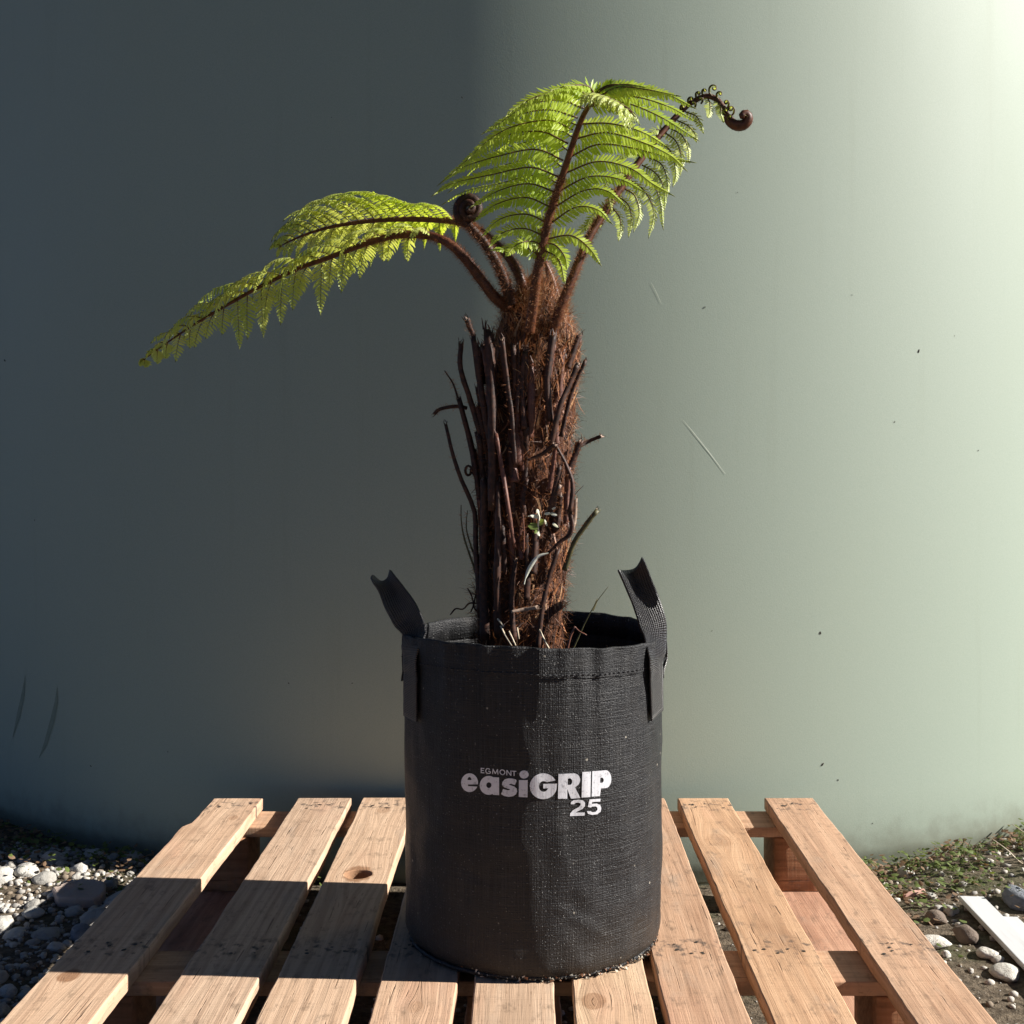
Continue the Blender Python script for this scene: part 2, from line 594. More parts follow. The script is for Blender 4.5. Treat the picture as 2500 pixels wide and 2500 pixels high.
KN = {0: [(-0.511, 1.411, 0.013, 1.0), (-0.470, 2.02, 0.008, 0.5)], 2: [(-0.236, 2.06, 0.012, 0.45), (-0.236, 1.747, 0.0225, 1.0)], 5: [(0.0685, 1.345, 0.014, 0.75)], 7: [(0.284, 1.90, 0.022, 0.35)],
      1: [(-0.35, 1.22, 0.012, 0.3)], 3: [(-0.12, 1.33, 0.010, 0.35)]}


def notch(x, y):
    if x < -0.53 and y > 1.985:
        return (x + 0.010 * min(1.0, (y - 1.985) / 0.006) * (1 if y > 1.99 else 0), y)
    return (x, y)


NAILM = plain('rusted nail head', (0.028, 0.024, 0.02), 0.6, 0.4)
mbn = MB()
mbn.add([(math.cos(a * 0.7854) * (0.85 + 0.3 * (a % 3 == 0)), math.sin(a * 0.7854), 0.0) for a in range(8)] + [(0, 0, -0.12)], [(a, (a + 1) % 8, 8) for a in range(8)])
NAIL_ME = mbn.mesh('nail', [NAILM])
for i, (x0, x1) in enumerate(SLATS):
    xc = (x0 + x1) / 2
    mt = wood_mat('deck board timber %d' % (i + 1), i * 3.7 + 1.2, 'Y', TONES[i][0], TONES[i][1],
                  [(kx - xc, ky - YC, kr, ks) for (kx, ky, kr, ks) in KN.get(i, [])], [y - YC for y in NAIL_Y], 0.45)
    yb = YB + random.uniform(-0.003, 0.002)
    b = board('slat', x0, x1, YF, yb, TOP - T_SL, TOP + random.uniform(-0.0005, 0.0005), mt, 0.0014,
              [(-0.236, 1.747, 0.0185)] if i == 2 else (), 0.0017, i + 3, notch if i == 0 else None)
    # sunk nail heads over every cross board
    for ny in NAIL_Y:
        for k in range(random.choice((4, 5, 6))):
            nl = bpy.data.objects.new('nail', NAIL_ME)
            col.objects.link(nl)
            nl.parent = b
            nl.location = (random.uniform(x0 + 0.014, x1 - 0.012) - xc, ny + random.uniform(-0.018, 0.018) - (YF + yb) / 2, T_SL / 2 + 0.0007)
            r = random.uniform(0.0014, 0.0027)
            nl.scale = (r * random.uniform(0.8, 1.5), r, r)
            nl.rotation_euler = (0, 0, random.uniform(0, 3))
STM = [wood_mat('cross board timber %d' % k, 31 + k * 2.3, 'X', (0.55, 0.36, 0.23), (0.40, 0.235, 0.14)) for k in range(3)]
for k, y in enumerate(ST_Y):
    board('cross_board', -0.537, 0.473, y - 0.046, y + 0.046, Z_BL, Z_ST - 0.0005, STM[k], 0.001, (), 0.0015, 40 + k)
BLM = wood_mat('block timber', 51, 'X', (0.44, 0.23, 0.12), (0.30, 0.14, 0.07))
RUM = wood_mat('runner timber', 61, 'Y', (0.55, 0.33, 0.22), (0.42, 0.23, 0.15))
for X0, X1 in ((-0.5365, -0.452), (-0.07, 0.03), (0.394, 0.4745)):
    for k, y in enumerate(ST_Y):
        board('block', X0, X1, y - 0.049, y + 0.0495, Z_RU + 0.0003, Z_BL - 0.0003, BLM, 0.001, (), 0.002, 60 + k)
for k, (X0, X1) in enumerate(((-0.5395, -0.443), (-0.08, 0.04), (0.372, 0.4785))):
    board('runner', X0, X1, YF + 0.002, YB - 0.002, 0.0, Z_RU, RUM, 0.001, (), 0.0018, 70 + k)

# ------------------------------------------------------------------ planter bag
BAG = Vector((0.005, 1.54, TOP))
R_B, R_T = 0.1525, 0.157
Z_RIM = 0.510
bag = tag(empty('planter_bag', BAG), 'black woven plastic planter bag with two handles and white printed lettering', 'planter bag')


def bag_r(th, z, hem=0.0):
    """outer radius; th = 0 faces the camera, positive to the right"""
    h = (z - TOP) / (Z_RIM - TOP)
    r = R_B + (R_T - R_B) * min(1, h * 1.2)
    r += 0.0016 * math.sin(2 * th + 0.7) + 0.0028 * noise.noise(Vector((math.sin(th) * 2.0, math.cos(th) * 2.0, h * 2.0)))
    r += 0.0011 * noise.noise(Vector((math.sin(th) * 7, math.cos(th) * 7, h * 4 + 3)))
    # puckers falling from the stitched hem
    pk = noise.noise(Vector((math.sin(th) * 11, math.cos(th) * 11, h * 1.2 + 9)))
    r += 0.0052 * pk * math.exp(-(1 - h) / 0.14)
    # creases low on the side, the base corner
    cr = math.exp(-((z - TOP - 0.075 + 0.10 * (th - 0.25)) / 0.006) ** 2) * math.exp(-((th - 0.35) / 0.25) ** 2)
    r += 0.0016 * cr
    r -= 0.0014 * math.exp(-((z - TOP - 0.13 - 0.02 * math.sin(th * 5)) / 0.005) ** 2) * math.exp(-((th + 0.45) / 0.35) ** 2)
    # soft dents and diagonal drag folds where the soil settles
    fd_ = noise.noise(Vector((th * 2.6 + h * 3.2, h * 2.0 - th * 0.8, 6.0)))
    r += 0.0020 * (1 - abs(fd_) * 2.2) * (0.25 + 0.75 * (1 - h)) * (0.6 + 0.4 * math.sin(th * 3 + h * 5))
    r += 0.0012 * noise.noise(Vector((th * 3.0, h * 16, 2.0))) * (1 - h)
    b = z - TOP
    if b < 0.022:
        q = 1 - b / 0.022
        r -= 0.010 * q ** 2.2
    return r


def rim_z(th):
    return Z_RIM + 0.0035 * math.sin(th * 2 + 2.6) + 0.0016 * noise.noise(Vector((math.sin(th) * 5, math.cos(th) * 5, 1)))


def bag_pt(th, z, off=0.0):
    r = bag_r(th, z) + off
    return Vector((BAG.x + r * math.sin(th), BAG.y - r * math.cos(th), z))


def bag_mat():
    m = NT('black woven polypropylene')
    uv = m.uvc()
    o = m.obj()
    sp = m.t.nodes.new('ShaderNodeSeparateXYZ')
    m.t.links.new(uv, sp.inputs[0])
    wa = m.n('TexNoise', 0, None, Vector=m.mapv(uv, (950, 14, 1)), Scale=1.0, Detail=3.0)
    wb = m.n('TexNoise', 0, None, Vector=m.mapv(uv, (16, 950, 1)), Scale=1.0, Detail=3.0)
    wv = m.math('MULTIPLY', m.math('SINE', m.math('MULTIPLY', sp.outputs[0], 2700)), m.math('SINE', m.math('MULTIPLY', sp.outputs[1], 2700)))
    dust = m.noise(o, 26, 6, 0.65)
    c = m.mix(m.step(wa, 0.35, 0.7), (0.0070, 0.0073, 0.0080), (0.021, 0.0216, 0.0232))
    c = m.mix(m.math('MULTIPLY', m.step(wb, 0.5, 0.75), 0.5), c, (0.044, 0.0455, 0.048))
    c = m.mix(m.math('MULTIPLY', m.step(dust, 0.5, 0.78), 0.30), c, (0.055, 0.050, 0.043))
    # dried splashes and grit
    vd = m.t.nodes.new('ShaderNodeTexVoronoi')
    m.set(vd.inputs['Vector'], o)
    m.set(vd.inputs['Scale'], 300.0)
    m.set(vd.inputs['Randomness'], 1.0)
    pick = m.n('SeparateXYZ', 0, None, i0=vd.outputs['Color'])
    amt = m.noise(m.mapv(o, (16, 16, 10)), 1.0, 3, 0.6)
    thr = m.math('SUBTRACT', 1.15, m.math('MULTIPLY', amt, 0.85))
    dot = m.math('MULTIPLY', m.step(m.math('ADD', vd.outputs['Distance'], m.math('MULTIPLY', m.noise(o, 800, 2), 0.25)), 0.42, 0.22), m.math('GREATER_THAN', pick, thr))
    c = m.mix(m.math('MULTIPLY', dot, 0.7), c, (0.20, 0.20, 0.195))
    vd2 = m.t.nodes.new('ShaderNodeTexVoronoi')
    m.set(vd2.inputs['Vector'], o)
    m.set(vd2.inputs['Scale'], 75.0)
    pk2 = m.n('SeparateXYZ', 1, None, i0=vd2.outputs['Color'])
    dot2 = m.math('MULTIPLY', m.step(vd2.outputs['Distance'], 0.13, 0.07), m.math('GREATER_THAN', pk2, 0.86))
    c = m.mix(m.math('MULTIPLY', dot2, 0.8), c, (0.36, 0.33, 0.27))
    # soil stain towards the base
    zz = m.n('SeparateXYZ', 2, None, i0=o)
    low = m.math('MULTIPLY', m.step(m.math('ADD', zz, m.math('MULTIPLY', dust, 0.12)), 0.16, 0.03), 0.5)
    c = m.mix(low, c, (0.050, 0.040, 0.029))
    h = m.math('ADD', m.math('ADD', m.math('MULTIPLY', wa, 0.8), m.math('MULTIPLY', wb, 0.8)), m.math('ADD', m.math('MULTIPLY', m.noise(o, 520, 2, 0.6), 0.9), m.math('MULTIPLY', dot, 1.2)))
    m.bump(h, 0.8, 0.0015)
    r = m.n('MapRange', 0, None, i0=dust, i1=0.3, i2=0.7, i3=0.36, i4=0.54)
    return m.fin(c, r, 0.27)


BM = bag_mat()
NTH = 220


def shell(z_list, off, name, parent, inner=False, zfun=None, mats=None):
    mb = MB()
    vs, uvs = [], []
    for z in z_list:
        for k in range(NTH + 1):
            th = -math.pi + 2 * math.pi * k / NTH
            zz = z if zfun is None else zfun(z, th)
            vs.append(bag_pt(th, zz, off))
            uvs.append((th * R_T, zz))
    w_ = NTH + 1
    fs = []
    for i in range(len(z_list) - 1):
        for k in range(NTH):
            f = (i * w_ + k, i * w_ + k + 1, (i + 1) * w_ + k + 1, (i + 1) * w_ + k)
            fs.append(f[::-1] if inner else f)
    mb.add(vs, fs, 0, uvs)
    return mb


def stretch(z, th):
    f = (z - TOP) / (Z_RIM - TOP)
    return z + (rim_z(th) - Z_RIM) * max(0, f) ** 3


zl = [TOP + 0.0015, TOP + 0.004, TOP + 0.008, TOP + 0.013, TOP + 0.018] + [TOP + 0.024 + (Z_RIM - TOP - 0.024) * k / 70 for k in range(71)]
mb = shell(zl, 0, 'x', bag, False, stretch)
inn = shell([Z_RIM - 0.09 + 0.09 * k / 14 for k in range(15)], -0.0022, 'x', bag, True, stretch)
base_n = len(mb.v)
mb.add(inn.v, inn.f, 0, [inn.uv[i] for i in range(len(inn.v))])
w_ = NTH + 1
top_o = (len(zl) - 1) * w_
top_i = base_n + 14 * w_
for k in range(NTH):
    mb.f.append((top_o + k, top_o + k + 1, top_i + k + 1, top_i + k)); mb.m.append(0)
mb.f.append(tuple(range(NTH - 1, -1, -1))); mb.m.append(0)
body = mb.build('bag_wall', BM, bag, True, BAG)

# turned-over hem with its stitched lower edge
HEM = 0.031
zh = [Z_RIM - HEM, Z_RIM - HEM + 0.0006] + [Z_RIM - HEM + 0.002 + (HEM - 0.002) * k / 10 for k in range(11)]
mbh = MB()
mo = shell(zh, 0.0011, 'x', bag, False, lambda z, th: stretch(z, th) + 0.0012 * noise.noise(Vector((math.sin(th) * 9, math.cos(th) * 9, 0))))
mbh.add(mo.v, mo.f, 0, [mo.uv[i] for i in range(len(mo.v))])
# lower lip back to the wall, and over the rim
v2, u2, f2 = [], [], []
for (z, off) in ((Z_RIM - HEM - 0.0002, 0.0003), (Z_RIM - HEM, 0.0011)):
    for k in range(NTH + 1):
        th = -math.pi + 2 * math.pi * k / NTH
        v2.append(bag_pt(th, stretch(z, th) + 0.0012 * noise.noise(Vector((math.sin(th) * 9, math.cos(th) * 9, 0))), off)); u2.append((th * R_T, z))
f2 = [(k, k + 1, w_ + k + 1, w_ + k) for k in range(NTH)]
mbh.add(v2, f2, 0, u2)
v2, u2 = [], []
for (dz, off) in ((0, 0.0011), (0.0014, 0.0008), (0.0018, -0.001), (0.0012, -0.0032), (-0.002, -0.0040), (-0.026, -0.0042), (-0.0262, -0.0022)):
    for k in range(NTH + 1):
        th = -math.pi + 2 * math.pi * k / NTH
        v2.append(bag_pt(th, stretch(Z_RIM + dz, th), off)); u2.append((th * R_T, Z_RIM + dz))
f2 = [(i * w_ + k, i * w_ + k + 1, (i + 1) * w_ + k + 1, (i + 1) * w_ + k) for i in range(6) for k in range(NTH)]
mbh.add(v2, f2, 0, u2)
mbh.build('hem', BM, bag, True, BAG)
# stitches
mb = MB()
for k in range(150):
    th = -math.pi + 2 * math.pi * (k + 0.5) / 150
    if abs(th) > 1.8:
        continue
    a = bag_pt(th - 0.013, stretch(Z_RIM - HEM + 0.004, th), 0.0018)
    c = bag_pt(th + 0.013, stretch(Z_RIM - HEM + 0.004, th), 0.0018)
    mid = bag_pt(th, stretch(Z_RIM - HEM + 0.004, th), 0.0023)
    mb.tube([a, mid, c], [0.0004, 0.0006, 0.0004], 5)
tag(mb.build('stitching', plain('black thread', (0.03, 0.03, 0.032), 0.6), bag), kind='stuff')
# base seam: a ragged welt with soil and pale grit caught in it
mb = MB()
pts = []
for k in range(200):
    th = 2 * math.pi * k / 200
    pts.append(Vector((BAG.x + (0.1475 + 0.0016 * noise.noise(Vector((k * 0.7, 0, 0)))) * math.sin(th), BAG.y - 0.1475 * math.cos(th), TOP + 0.0045 + 0.001 * noise.noise(Vector((k * 0.5, 3, 0))))))
pts.append(pts[0])
mb.tube(pts, 0.0028, 7, 0, False, 0.25)
mb.build('base_seam', BM, bag)
mb = MB()
for k in range(260):
    th = random.triangular(-0.6, 1.45, 1.0)
    r = 0.1495 + random.uniform(-0.001, 0.003)
    q = Vector((BAG.x + r * math.sin(th), BAG.y - r * math.cos(th), TOP + random.uniform(0.001, 0.008)))
    s = random.uniform(0.0006, 0.0019)
    vs = [q + Vector((random.uniform(-1, 1), random.uniform(-1, 1), random.uniform(-1, 1))) * s * 1.5 for _ in range(4)]
    mb.add(vs, [(0, 1, 2), (0, 2, 3), (0, 3, 1), (1, 3, 2)], random.choice((0, 0, 1, 2)))
tag(mb.build('grit', [plain('pale grit', (0.45, 0.40, 0.32)), plain('rusty grit', (0.22, 0.10, 0.05)), plain('dark grit', (0.05, 0.045, 0.035))], bag, False), kind='stuff')
# potting soil
mb = MB()
vs = [(BAG.x, BAG.y, 0.462)]
fs = []
for i in range(1, 11):
    for k in range(48):
        th = 2 * math.pi * k / 48
        r = 0.149 * i / 10
        vs.append((BAG.x + r * math.sin(th), BAG.y - r * math.cos(th), 0.462 + 0.008 * noise.noise(Vector((r * 40 * math.sin(th), r * 40 * math.cos(th), 2))) - 0.01 * (i / 10) ** 2))
fs += [(0, 1 + k, 1 + (k + 1) % 48) for k in range(48)]
for i in range(9):
    fs += [(1 + i * 48 + k, 1 + i * 48 + (k + 1) % 48, 1 + (i + 1) * 48 + (k + 1) % 48, 1 + (i + 1) * 48 + k) for k in range(48)]
mb.add(vs, fs)
mb.build('soil', plain('potting mix', (0.022, 0.016, 0.011), 0.95, 0.2, 0.5, 200), bag)


# ---- lettering, wrapped on the bag wall
def arc(cx, cy, rx, ry, a0, a1, n=16):
    return [(cx + rx * math.cos(R(a0 + (a1 - a0) * k / n)), cy + ry * math.sin(R(a0 + (a1 - a0) * k / n))) for k in range(n + 1)]


BIG = [
    [arc(213, 280, 95, 105, 10, -335, 44) + [(196, 318), (194, 300)], arc(212, 250, 22, 34, 180, 360, 12)],
    [[(545, 222), (545, 420), (474, 415)] + arc(428, 310, 101, 106, 64, 296, 34) + [(474, 218)], arc(430, 308, 29, 32, 0, 345, 22)],
    [[(742, 262), (735, 245), (692, 233), (650, 231), (607, 244), (582, 272), (579, 303), (598, 329), (638, 345), (668, 352), (661, 363), (640, 365), (590, 351), (567, 408), (600, 428), (650, 439), (700, 432), (735, 410), (748, 376), (742, 345), (715, 322), (676, 310), (656, 302), (670, 293), (690, 296), (722, 306)]],
    [[(768, 250), (867, 250), (863, 444), (766, 440)]],
    [arc(825, 188, 52, 46, 0, 345, 24)],
    [arc(1042, 320, 152, 145, -27, -346, 48) + [(1197, 291), (1042, 294), (1042, 344), (1097, 344)] + arc(1045, 322, 53, 60, 28, 308, 26)],
    [[(1213, 182), (1385, 175)] + arc(1386, 250, 69, 75, -88, 58, 14) + [(1398, 332), (1458, 453), (1352, 460), (1311, 350), (1311, 460), (1207, 462)], [(1315, 305), (1315, 235)] + arc(1340, 268, 26, 37, -90, 90, 10)],
    [[(1480, 160), (1577, 155), (1570, 441), (1472, 447)]],
    [[(1592, 152), (1740, 141)] + arc(1743, 240, 63, 100, -86, 86, 18) + [(1690, 346), (1678, 430), (1585, 437)], [(1679, 280), (1682, 228)] + arc(1697, 252, 24, 30, -88, 88, 10)],
]
NUM = [
    [[(1350, 522), (1354, 495), (1386, 476), (1440, 471), (1488, 480), (1511, 506), (1508, 545), (1480, 576), (1420, 606), (1405, 616), (1508, 615), (1505, 650), (1340, 656), (1345, 625), (1375, 590), (1440, 555), (1463, 530), (1460, 511), (1436, 503), (1405, 507), (1391, 523)]],
    [[(1560, 468), (1685, 460), (1682, 492), (1592, 496), (1586, 518), (1640, 514), (1680, 530), (1694, 565), (1686, 605), (1650, 634), (1590, 642), (1545, 630), (1532, 600), (1571, 598), (1590, 612), (1630, 607), (1650, 585), (1650, 561), (1630, 546), (1592, 548), (1572, 558), (1543, 553)]],
]


def stroke(a, b, wd):
    dx, dy = b[0] - a[0], b[1] - a[1]
    L = math.hypot(dx, dy)
    nx_, ny_ = -dy / L * wd / 2, dx / L * wd / 2
    return [[(a[0] + nx_, a[1] + ny_), (b[0] + nx_, b[1] + ny_), (b[0] - nx_, b[1] - ny_), (a[0] - nx_, a[1] - ny_)]]


SM = []
W_ = 10.0
for segs in (
        [((343, 113), (343, 171)), ((339, 118), (378, 118)), ((343, 141), (372, 141)), ((339, 166), (380, 166))],
        [((443, 123), (424, 114)), ((424, 114), (404, 118)), ((404, 118), (393, 141)), ((393, 141), (402, 163)), ((402, 163), (424, 170)), ((424, 170), (446, 163)), ((446, 163), (446, 143)), ((446, 143), (424, 143))],
        [((472, 171), (476, 113)), ((476, 113), (502, 165)), ((502, 165), (528, 113)), ((528, 113), (533, 171))],
        [(tuple(p), tuple(q)) for p, q in zip(arc(582, 141, 28, 27, 0, 330, 11), arc(582, 141, 28, 27, 30, 360, 11))],
        [((632, 171), (632, 113)), ((632, 113), (678, 171)), ((678, 171), (678, 113))],
        [((688, 118), (738, 118)), ((713, 118), (713, 171))]):
    for a, b in segs:
        q = stroke(a, b, W_)[0]
        SM.append([[(u, v + (u - 338) * 0.088) for (u, v) in q]])


def bag_hit(px, py, off):
    """the spot on the bag wall behind one point of the print"""
    d = Vector(((px - CX) / F_PX, 1, -(py - CY) / F_PX))
    r = R_T + off
    for _ in range(6):
        a = d.x ** 2 + d.y ** 2
        b = -2 * (BAG.x * d.x + BAG.y * d.y)
        c = BAG.x ** 2 + BAG.y ** 2 - r ** 2
        t = (-b - math.sqrt(max(0, b * b - 4 * a * c))) / (2 * a)
        q = Vector((0, 0, CAM_Z)) + d * t
        th = math.atan2(q.x - BAG.x, -(q.y - BAG.y))
        r = bag_r(th, q.z) + off
    return th, q.z


def print_mat():
    m = NT('white screen print')
    o = m.obj()
    wr = m.noise(m.mapv(o, (260, 260, 260)), 1.0, 5, 0.65)
    c = m.mix(m.math('MULTIPLY', m.step(wr, 0.52, 0.70), 0.70), (0.62, 0.63, 0.66), (0.20, 0.20, 0.215))
    m.bump(m.noise(m.mapv(o, (500, 500, 60)), 1.0, 3), 0.35, 0.0006)
    return m.fin(c, 0.5, 0.4)


PM = print_mat()


def lettering(name, shapes, label=None):
    mb = MB()
    for i, rings in enumerate(shapes):
        cu = bpy.data.curves.new('tmp', 'CURVE')
        cu.dimensions = '2D'
        cu.fill_mode = 'FRONT'
        for ring in rings:
            s = cu.splines.new('POLY')
            s.points.add(len(ring) - 1)
            for p, q in zip(s.points, ring):
                p.co = (q[0], -q[1], 0, 1)
            s.use_cyclic_u = True
        o = bpy.data.objects.new('tmp', cu)
        col.objects.link(o)
        dg = bpy.context.evaluated_depsgraph_get()
        me = bpy.data.meshes.new_from_object(o.evaluated_get(dg))
        bm = bmesh.new()
        bm.from_mesh(me)
        for u in range(100, 1840, 14):
            bmesh.ops.bisect_plane(bm, geom=bm.verts[:] + bm.edges[:] + bm.faces[:], plane_co=(u + 0.37, 0, 0), plane_no=(1, 0, 0))
        bm.verts.ensure_lookup_table()
        vs = []
        for v in bm.verts:
            th, z = bag_hit(1100 + v.co.x * 0.21739, 1850 - v.co.y * 0.21739, 0.0007)
            vs.append(bag_pt(th, z, 0.0006 + 0.00004 * (i % 4)))
        fs = [tuple(v.index for v in f.verts) for f in bm.faces]
        mb.add(vs, fs)
        bm.free()
        bpy.data.objects.remove(o)
        bpy.data.curves.remove(cu)
        bpy.data.meshes.remove(me)
    o = mb.build(name, PM, bag)
    # faces outwards
    bm = bmesh.new(); bm.from_mesh(o.data)
    for f in bm.faces:
        if f.normal.dot(Vector((f.calc_center_median().x - BAG.x, f.calc_center_median().y - BAG.y, 0))) < 0:
            f.normal_flip()
    bm.to_mesh(o.data); bm.free()
    if label: o['label'] = label
    return o


lettering('brand_lettering', BIG, 'bold white lettering reading easiGRIP')
lettering('small_lettering', SM, 'small white lettering reading EGMONT')
lettering('size_number', NUM, 'white number 25')


# ---- handles
def strap_mat():
    m = NT('black webbing')
    uv = m.uvc()
    sp = m.t.nodes.new('ShaderNodeSeparateXYZ')
    m.t.links.new(uv, sp.inputs[0])
    u = m.math('MULTIPLY', sp.outputs[0], 2 * math.pi / 0.0046)
    v = m.math('MULTIPLY', sp.outputs[1], 2 * math.pi / 0.0040)
    k = m.math('MULTIPLY', m.math('SINE', m.math('ADD', u, v)), m.math('SINE', m.math('SUBTRACT', u, v)))
    nz = m.noise(uv, 900, 2)
    c = m.mix(m.step(k, 0.0, 0.8), (0.012, 0.012, 0.014), (0.036, 0.037, 0.04))
    c = m.mix(m.math('MULTIPLY', m.step(m.noise(uv, 120, 4), 0.5, 0.8), 0.35), c, (0.10, 0.095, 0.08))
    m.bump(m.math('ADD', k, m.math('MULTIPLY', nz, 0.4)), 0.9, 0.0012)
    return m.fin(c, 0.36, 0.9)


SMT = strap_mat()


def ribbon(name, path, wdir, width, fold, n=60):
    """strap along path; wdir = width direction at each point, fold = how far the middle dips along the strap's own normal"""
    pts = spline(path, n)
    wd = [Vector(q) for q in zip(*[along(path, [v[k] for v in wdir], n) for k in range(3)])]
    fd = along(path, fold, n)
    wi = along(path, width, n)
    K = 9
    vs, uvs, fs = [], [], []
    ln = 0
    for i in range(n):
        if i:
            ln += (pts[i] - pts[i - 1]).length
        t = (pts[min(i + 1, n - 1)] - pts[max(i - 1, 0)]).normalized()
        wv = (wd[i] - t * wd[i].dot(t)).normalized()
        nv = t.cross(wv)
        for k in range(K):
            x = (k / (K - 1) - 0.5)
            dip = fd[i] * math.cos(x * math.pi) + (0.0022 * noise.noise(Vector((x * 2.2, ln * 60, len(path) + pts[0].x * 40))) if 0.12 * n < i else 0.0)
            vs.append(pts[i] + wv * (x * wi[i]) + nv * dip)
            uvs.append((x * 0.032, ln))
    for i in range(n - 1):
        for k in range(K - 1):
            fs.append((i * K + k, i * K + k + 1, (i + 1) * K + k + 1, (i + 1) * K + k))
    mb = MB()
    mb.add(vs, fs, 0, uvs)
    o = mb.build(name, SMT, bag, True, BAG)
    md = o.modifiers.new('thickness', 'SOLIDIFY')
    md.thickness = 0.0018
    md.offset = 0
    return o


def th_dir(th):
    return Vector((math.cos(th), math.sin(th), 0))


# right handle: sewn to the outside, rises past the rim, leans in and folds into a channel; loops back behind
pt = [bag_pt(1.12, 0.421, 0.0032), bag_pt(1.09, 0.455, 0.0034), bag_pt(1.06, 0.490, 0.0038), P(1598, 1545, 1.475), P(1588, 1500, 1.475), P(1566, 1440, 1.478), P(1545, 1390, 1.485), P(1538, 1376, 1.500), P(1545, 1392, 1.522), P(1572, 1470, 1.548), bag_pt(1.62, 0.500, 0.003), bag_pt(1.66, 0.455, 0.003)]
wdv = [th_dir(1.12), th_dir(1.09), th_dir(1.06), Vector((0.8, 0.6, -0.05)), Vector((0.93, 0.35, 0.15)), Vector((0.93, 0.25, 0.30)), Vector((0.85, 0.15, 0.42)), Vector((0.85, 0.1, 0.42)), Vector((0.85, 0.3, 0.4)), Vector((0.6, 0.8, 0.2)), th_dir(1.62), th_dir(1.66)]
ribbon('handle', pt, wdv, [0.038, 0.038, 0.038, 0.038, 0.035, 0.033, 0.033, 0.033, 0.034, 0.033, 0.033, 0.033], [0.0, 0.0, 0.0, 0.001, 0.004, 0.012, 0.013, 0.009, 0.004, 0, 0, 0])
# left handle
pt = [bag_pt(-1.10, 0.418, 0.0032), bag_pt(-1.10, 0.460, 0.0034), bag_pt(-1.10, 0.495, 0.0038), P(1012, 1545, 1.478), P(988, 1500, 1.485), P(960, 1455, 1.50), P(938, 1416, 1.515), P(930, 1406, 1.53), P(944, 1420, 1.552), P(985, 1485, 1.575), bag_pt(-1.65, 0.500, 0.003), bag_pt(-1.68, 0.45, 0.003)]
wdv = [th_dir(-1.10), th_dir(-1.10), th_dir(-1.10), Vector((0.75, -0.65, 0.1)), Vector((0.85, -0.40, 0.30)), Vector((0.82, -0.35, 0.40)), Vector((0.8, -0.5, 0.25)), Vector((0.7, -0.7, 0.1)), Vector((0.7, -0.7, 0.2)), Vector((0.6, -0.8, 0.2)), th_dir(-1.65), th_dir(-1.68)]
ribbon('handle', pt, wdv, [0.040, 0.040, 0.040, 0.040, 0.038, 0.034, 0.027, 0.024, 0.028, 0.032, 0.032, 0.032], [0, 0, 0, 0.002, 0.005, 0.009, 0.009, 0.008, 0.005, 0.002, 0, 0])

# ------------------------------------------------------------------ tree fern
TRX = (1270 - CX) / F_PX * 1.54
fern = tag(empty('tree_fern', (TRX, 1.54, 0.46)), 'young tree fern with shaggy brown trunk and bright green fronds', 'tree fern')

BARK = NT('dark fibrous bark')
o_ = BARK.obj()
n1 = BARK.noise(BARK.mapv(o_, (120, 120, 30)), 1.0, 5, 0.65)
n2 = BARK.noise(BARK.mapv(o_, (30, 30, 14)), 1.0, 4, 0.6)
cc = BARK.mix(BARK.step(n1, 0.35, 0.7), (0.030, 0.013, 0.008), (0.16, 0.062, 0.026))
cc = BARK.mix(BARK.math('MULTIPLY', BARK.step(n2, 0.5, 0.7), 0.6), cc, (0.02, 0.010, 0.008))
BARK.bump(BARK.math('ADD', n1, n2), 0.9, 0.006)
BARK = BARK.fin(cc, 0.85, 0.25)
OLD = fibre_mat('old dark stalk', (0.018, 0.008, 0.005), (0.066, 0.025, 0.013), 0.62, 170)
STIPE = fibre_mat('brown stalk', (0.055, 0.018, 0.009), (0.12, 0.042, 0.018), 0.5, 160)
HAIR = fibre_mat('rusty hair', (0.16, 0.055, 0.019), (0.38, 0.15, 0.055), 0.5, 260, 0.25)
HAIRD = fibre_mat('pale dry hair', (0.30, 0.15, 0.07), (0.50, 0.30, 0.16), 0.5, 260, 0.25)
HAIRK = fibre_mat('dark hair', (0.035, 0.013, 0.007), (0.10, 0.036, 0.016), 0.55, 260, 0.1)
LEAF = leaf_mat('fern green', (0.24, 0.38, 0.035), (0.56, 0.67, 0.10), 0.5)
LEAFP = leaf_mat('young fern green', (0.33, 0.44, 0.075), (0.60, 0.66, 0.20), 0.45)
COSTA = fibre_mat('frond midrib', (0.06, 0.030, 0.010), (0.12, 0.07, 0.02), 0.5, 200)
COSTAG = fibre_mat('green midrib', (0.14, 0.15, 0.03), (0.24, 0.27, 0.06), 0.5, 200)
STRAW = fibre_mat('dry straw', (0.45, 0.36, 0.24), (0.70, 0.62, 0.47), 0.6, 120)

TRUNK = [(1268, 1640, 0.049), (1268, 1580, 0.050), (1272, 1450, 0.0515), (1277, 1300, 0.053), (1284, 1150, 0.054), (1291, 1000, 0.0545), (1302, 880, 0.051), (1310, 800, 0.044), (1312, 745, 0.035), (1312, 705, 0.023), (1314, 670, 0.009)]
tp = spline([P(a, b, 1.54) for a, b, _ in TRUNK], 110)
tr = along([P(a, b, 1.54) for a, b, _ in TRUNK], [r for _, _, r in TRUNK], 110)


def trunk_pt(i, th, out=0.0):
    c = tp[i]
    r = tr[i] * (1 + 0.10 * noise.noise(Vector((math.sin(th) * 2.2, math.cos(th) * 2.2, c.z * 14))) + 0.09 * noise.noise(Vector((math.sin(th) * 6, math.cos(th) * 6, c.z * 26)))) + out
    return Vector((c.x + r * math.sin(th), c.y - r * math.cos(th), c.z))


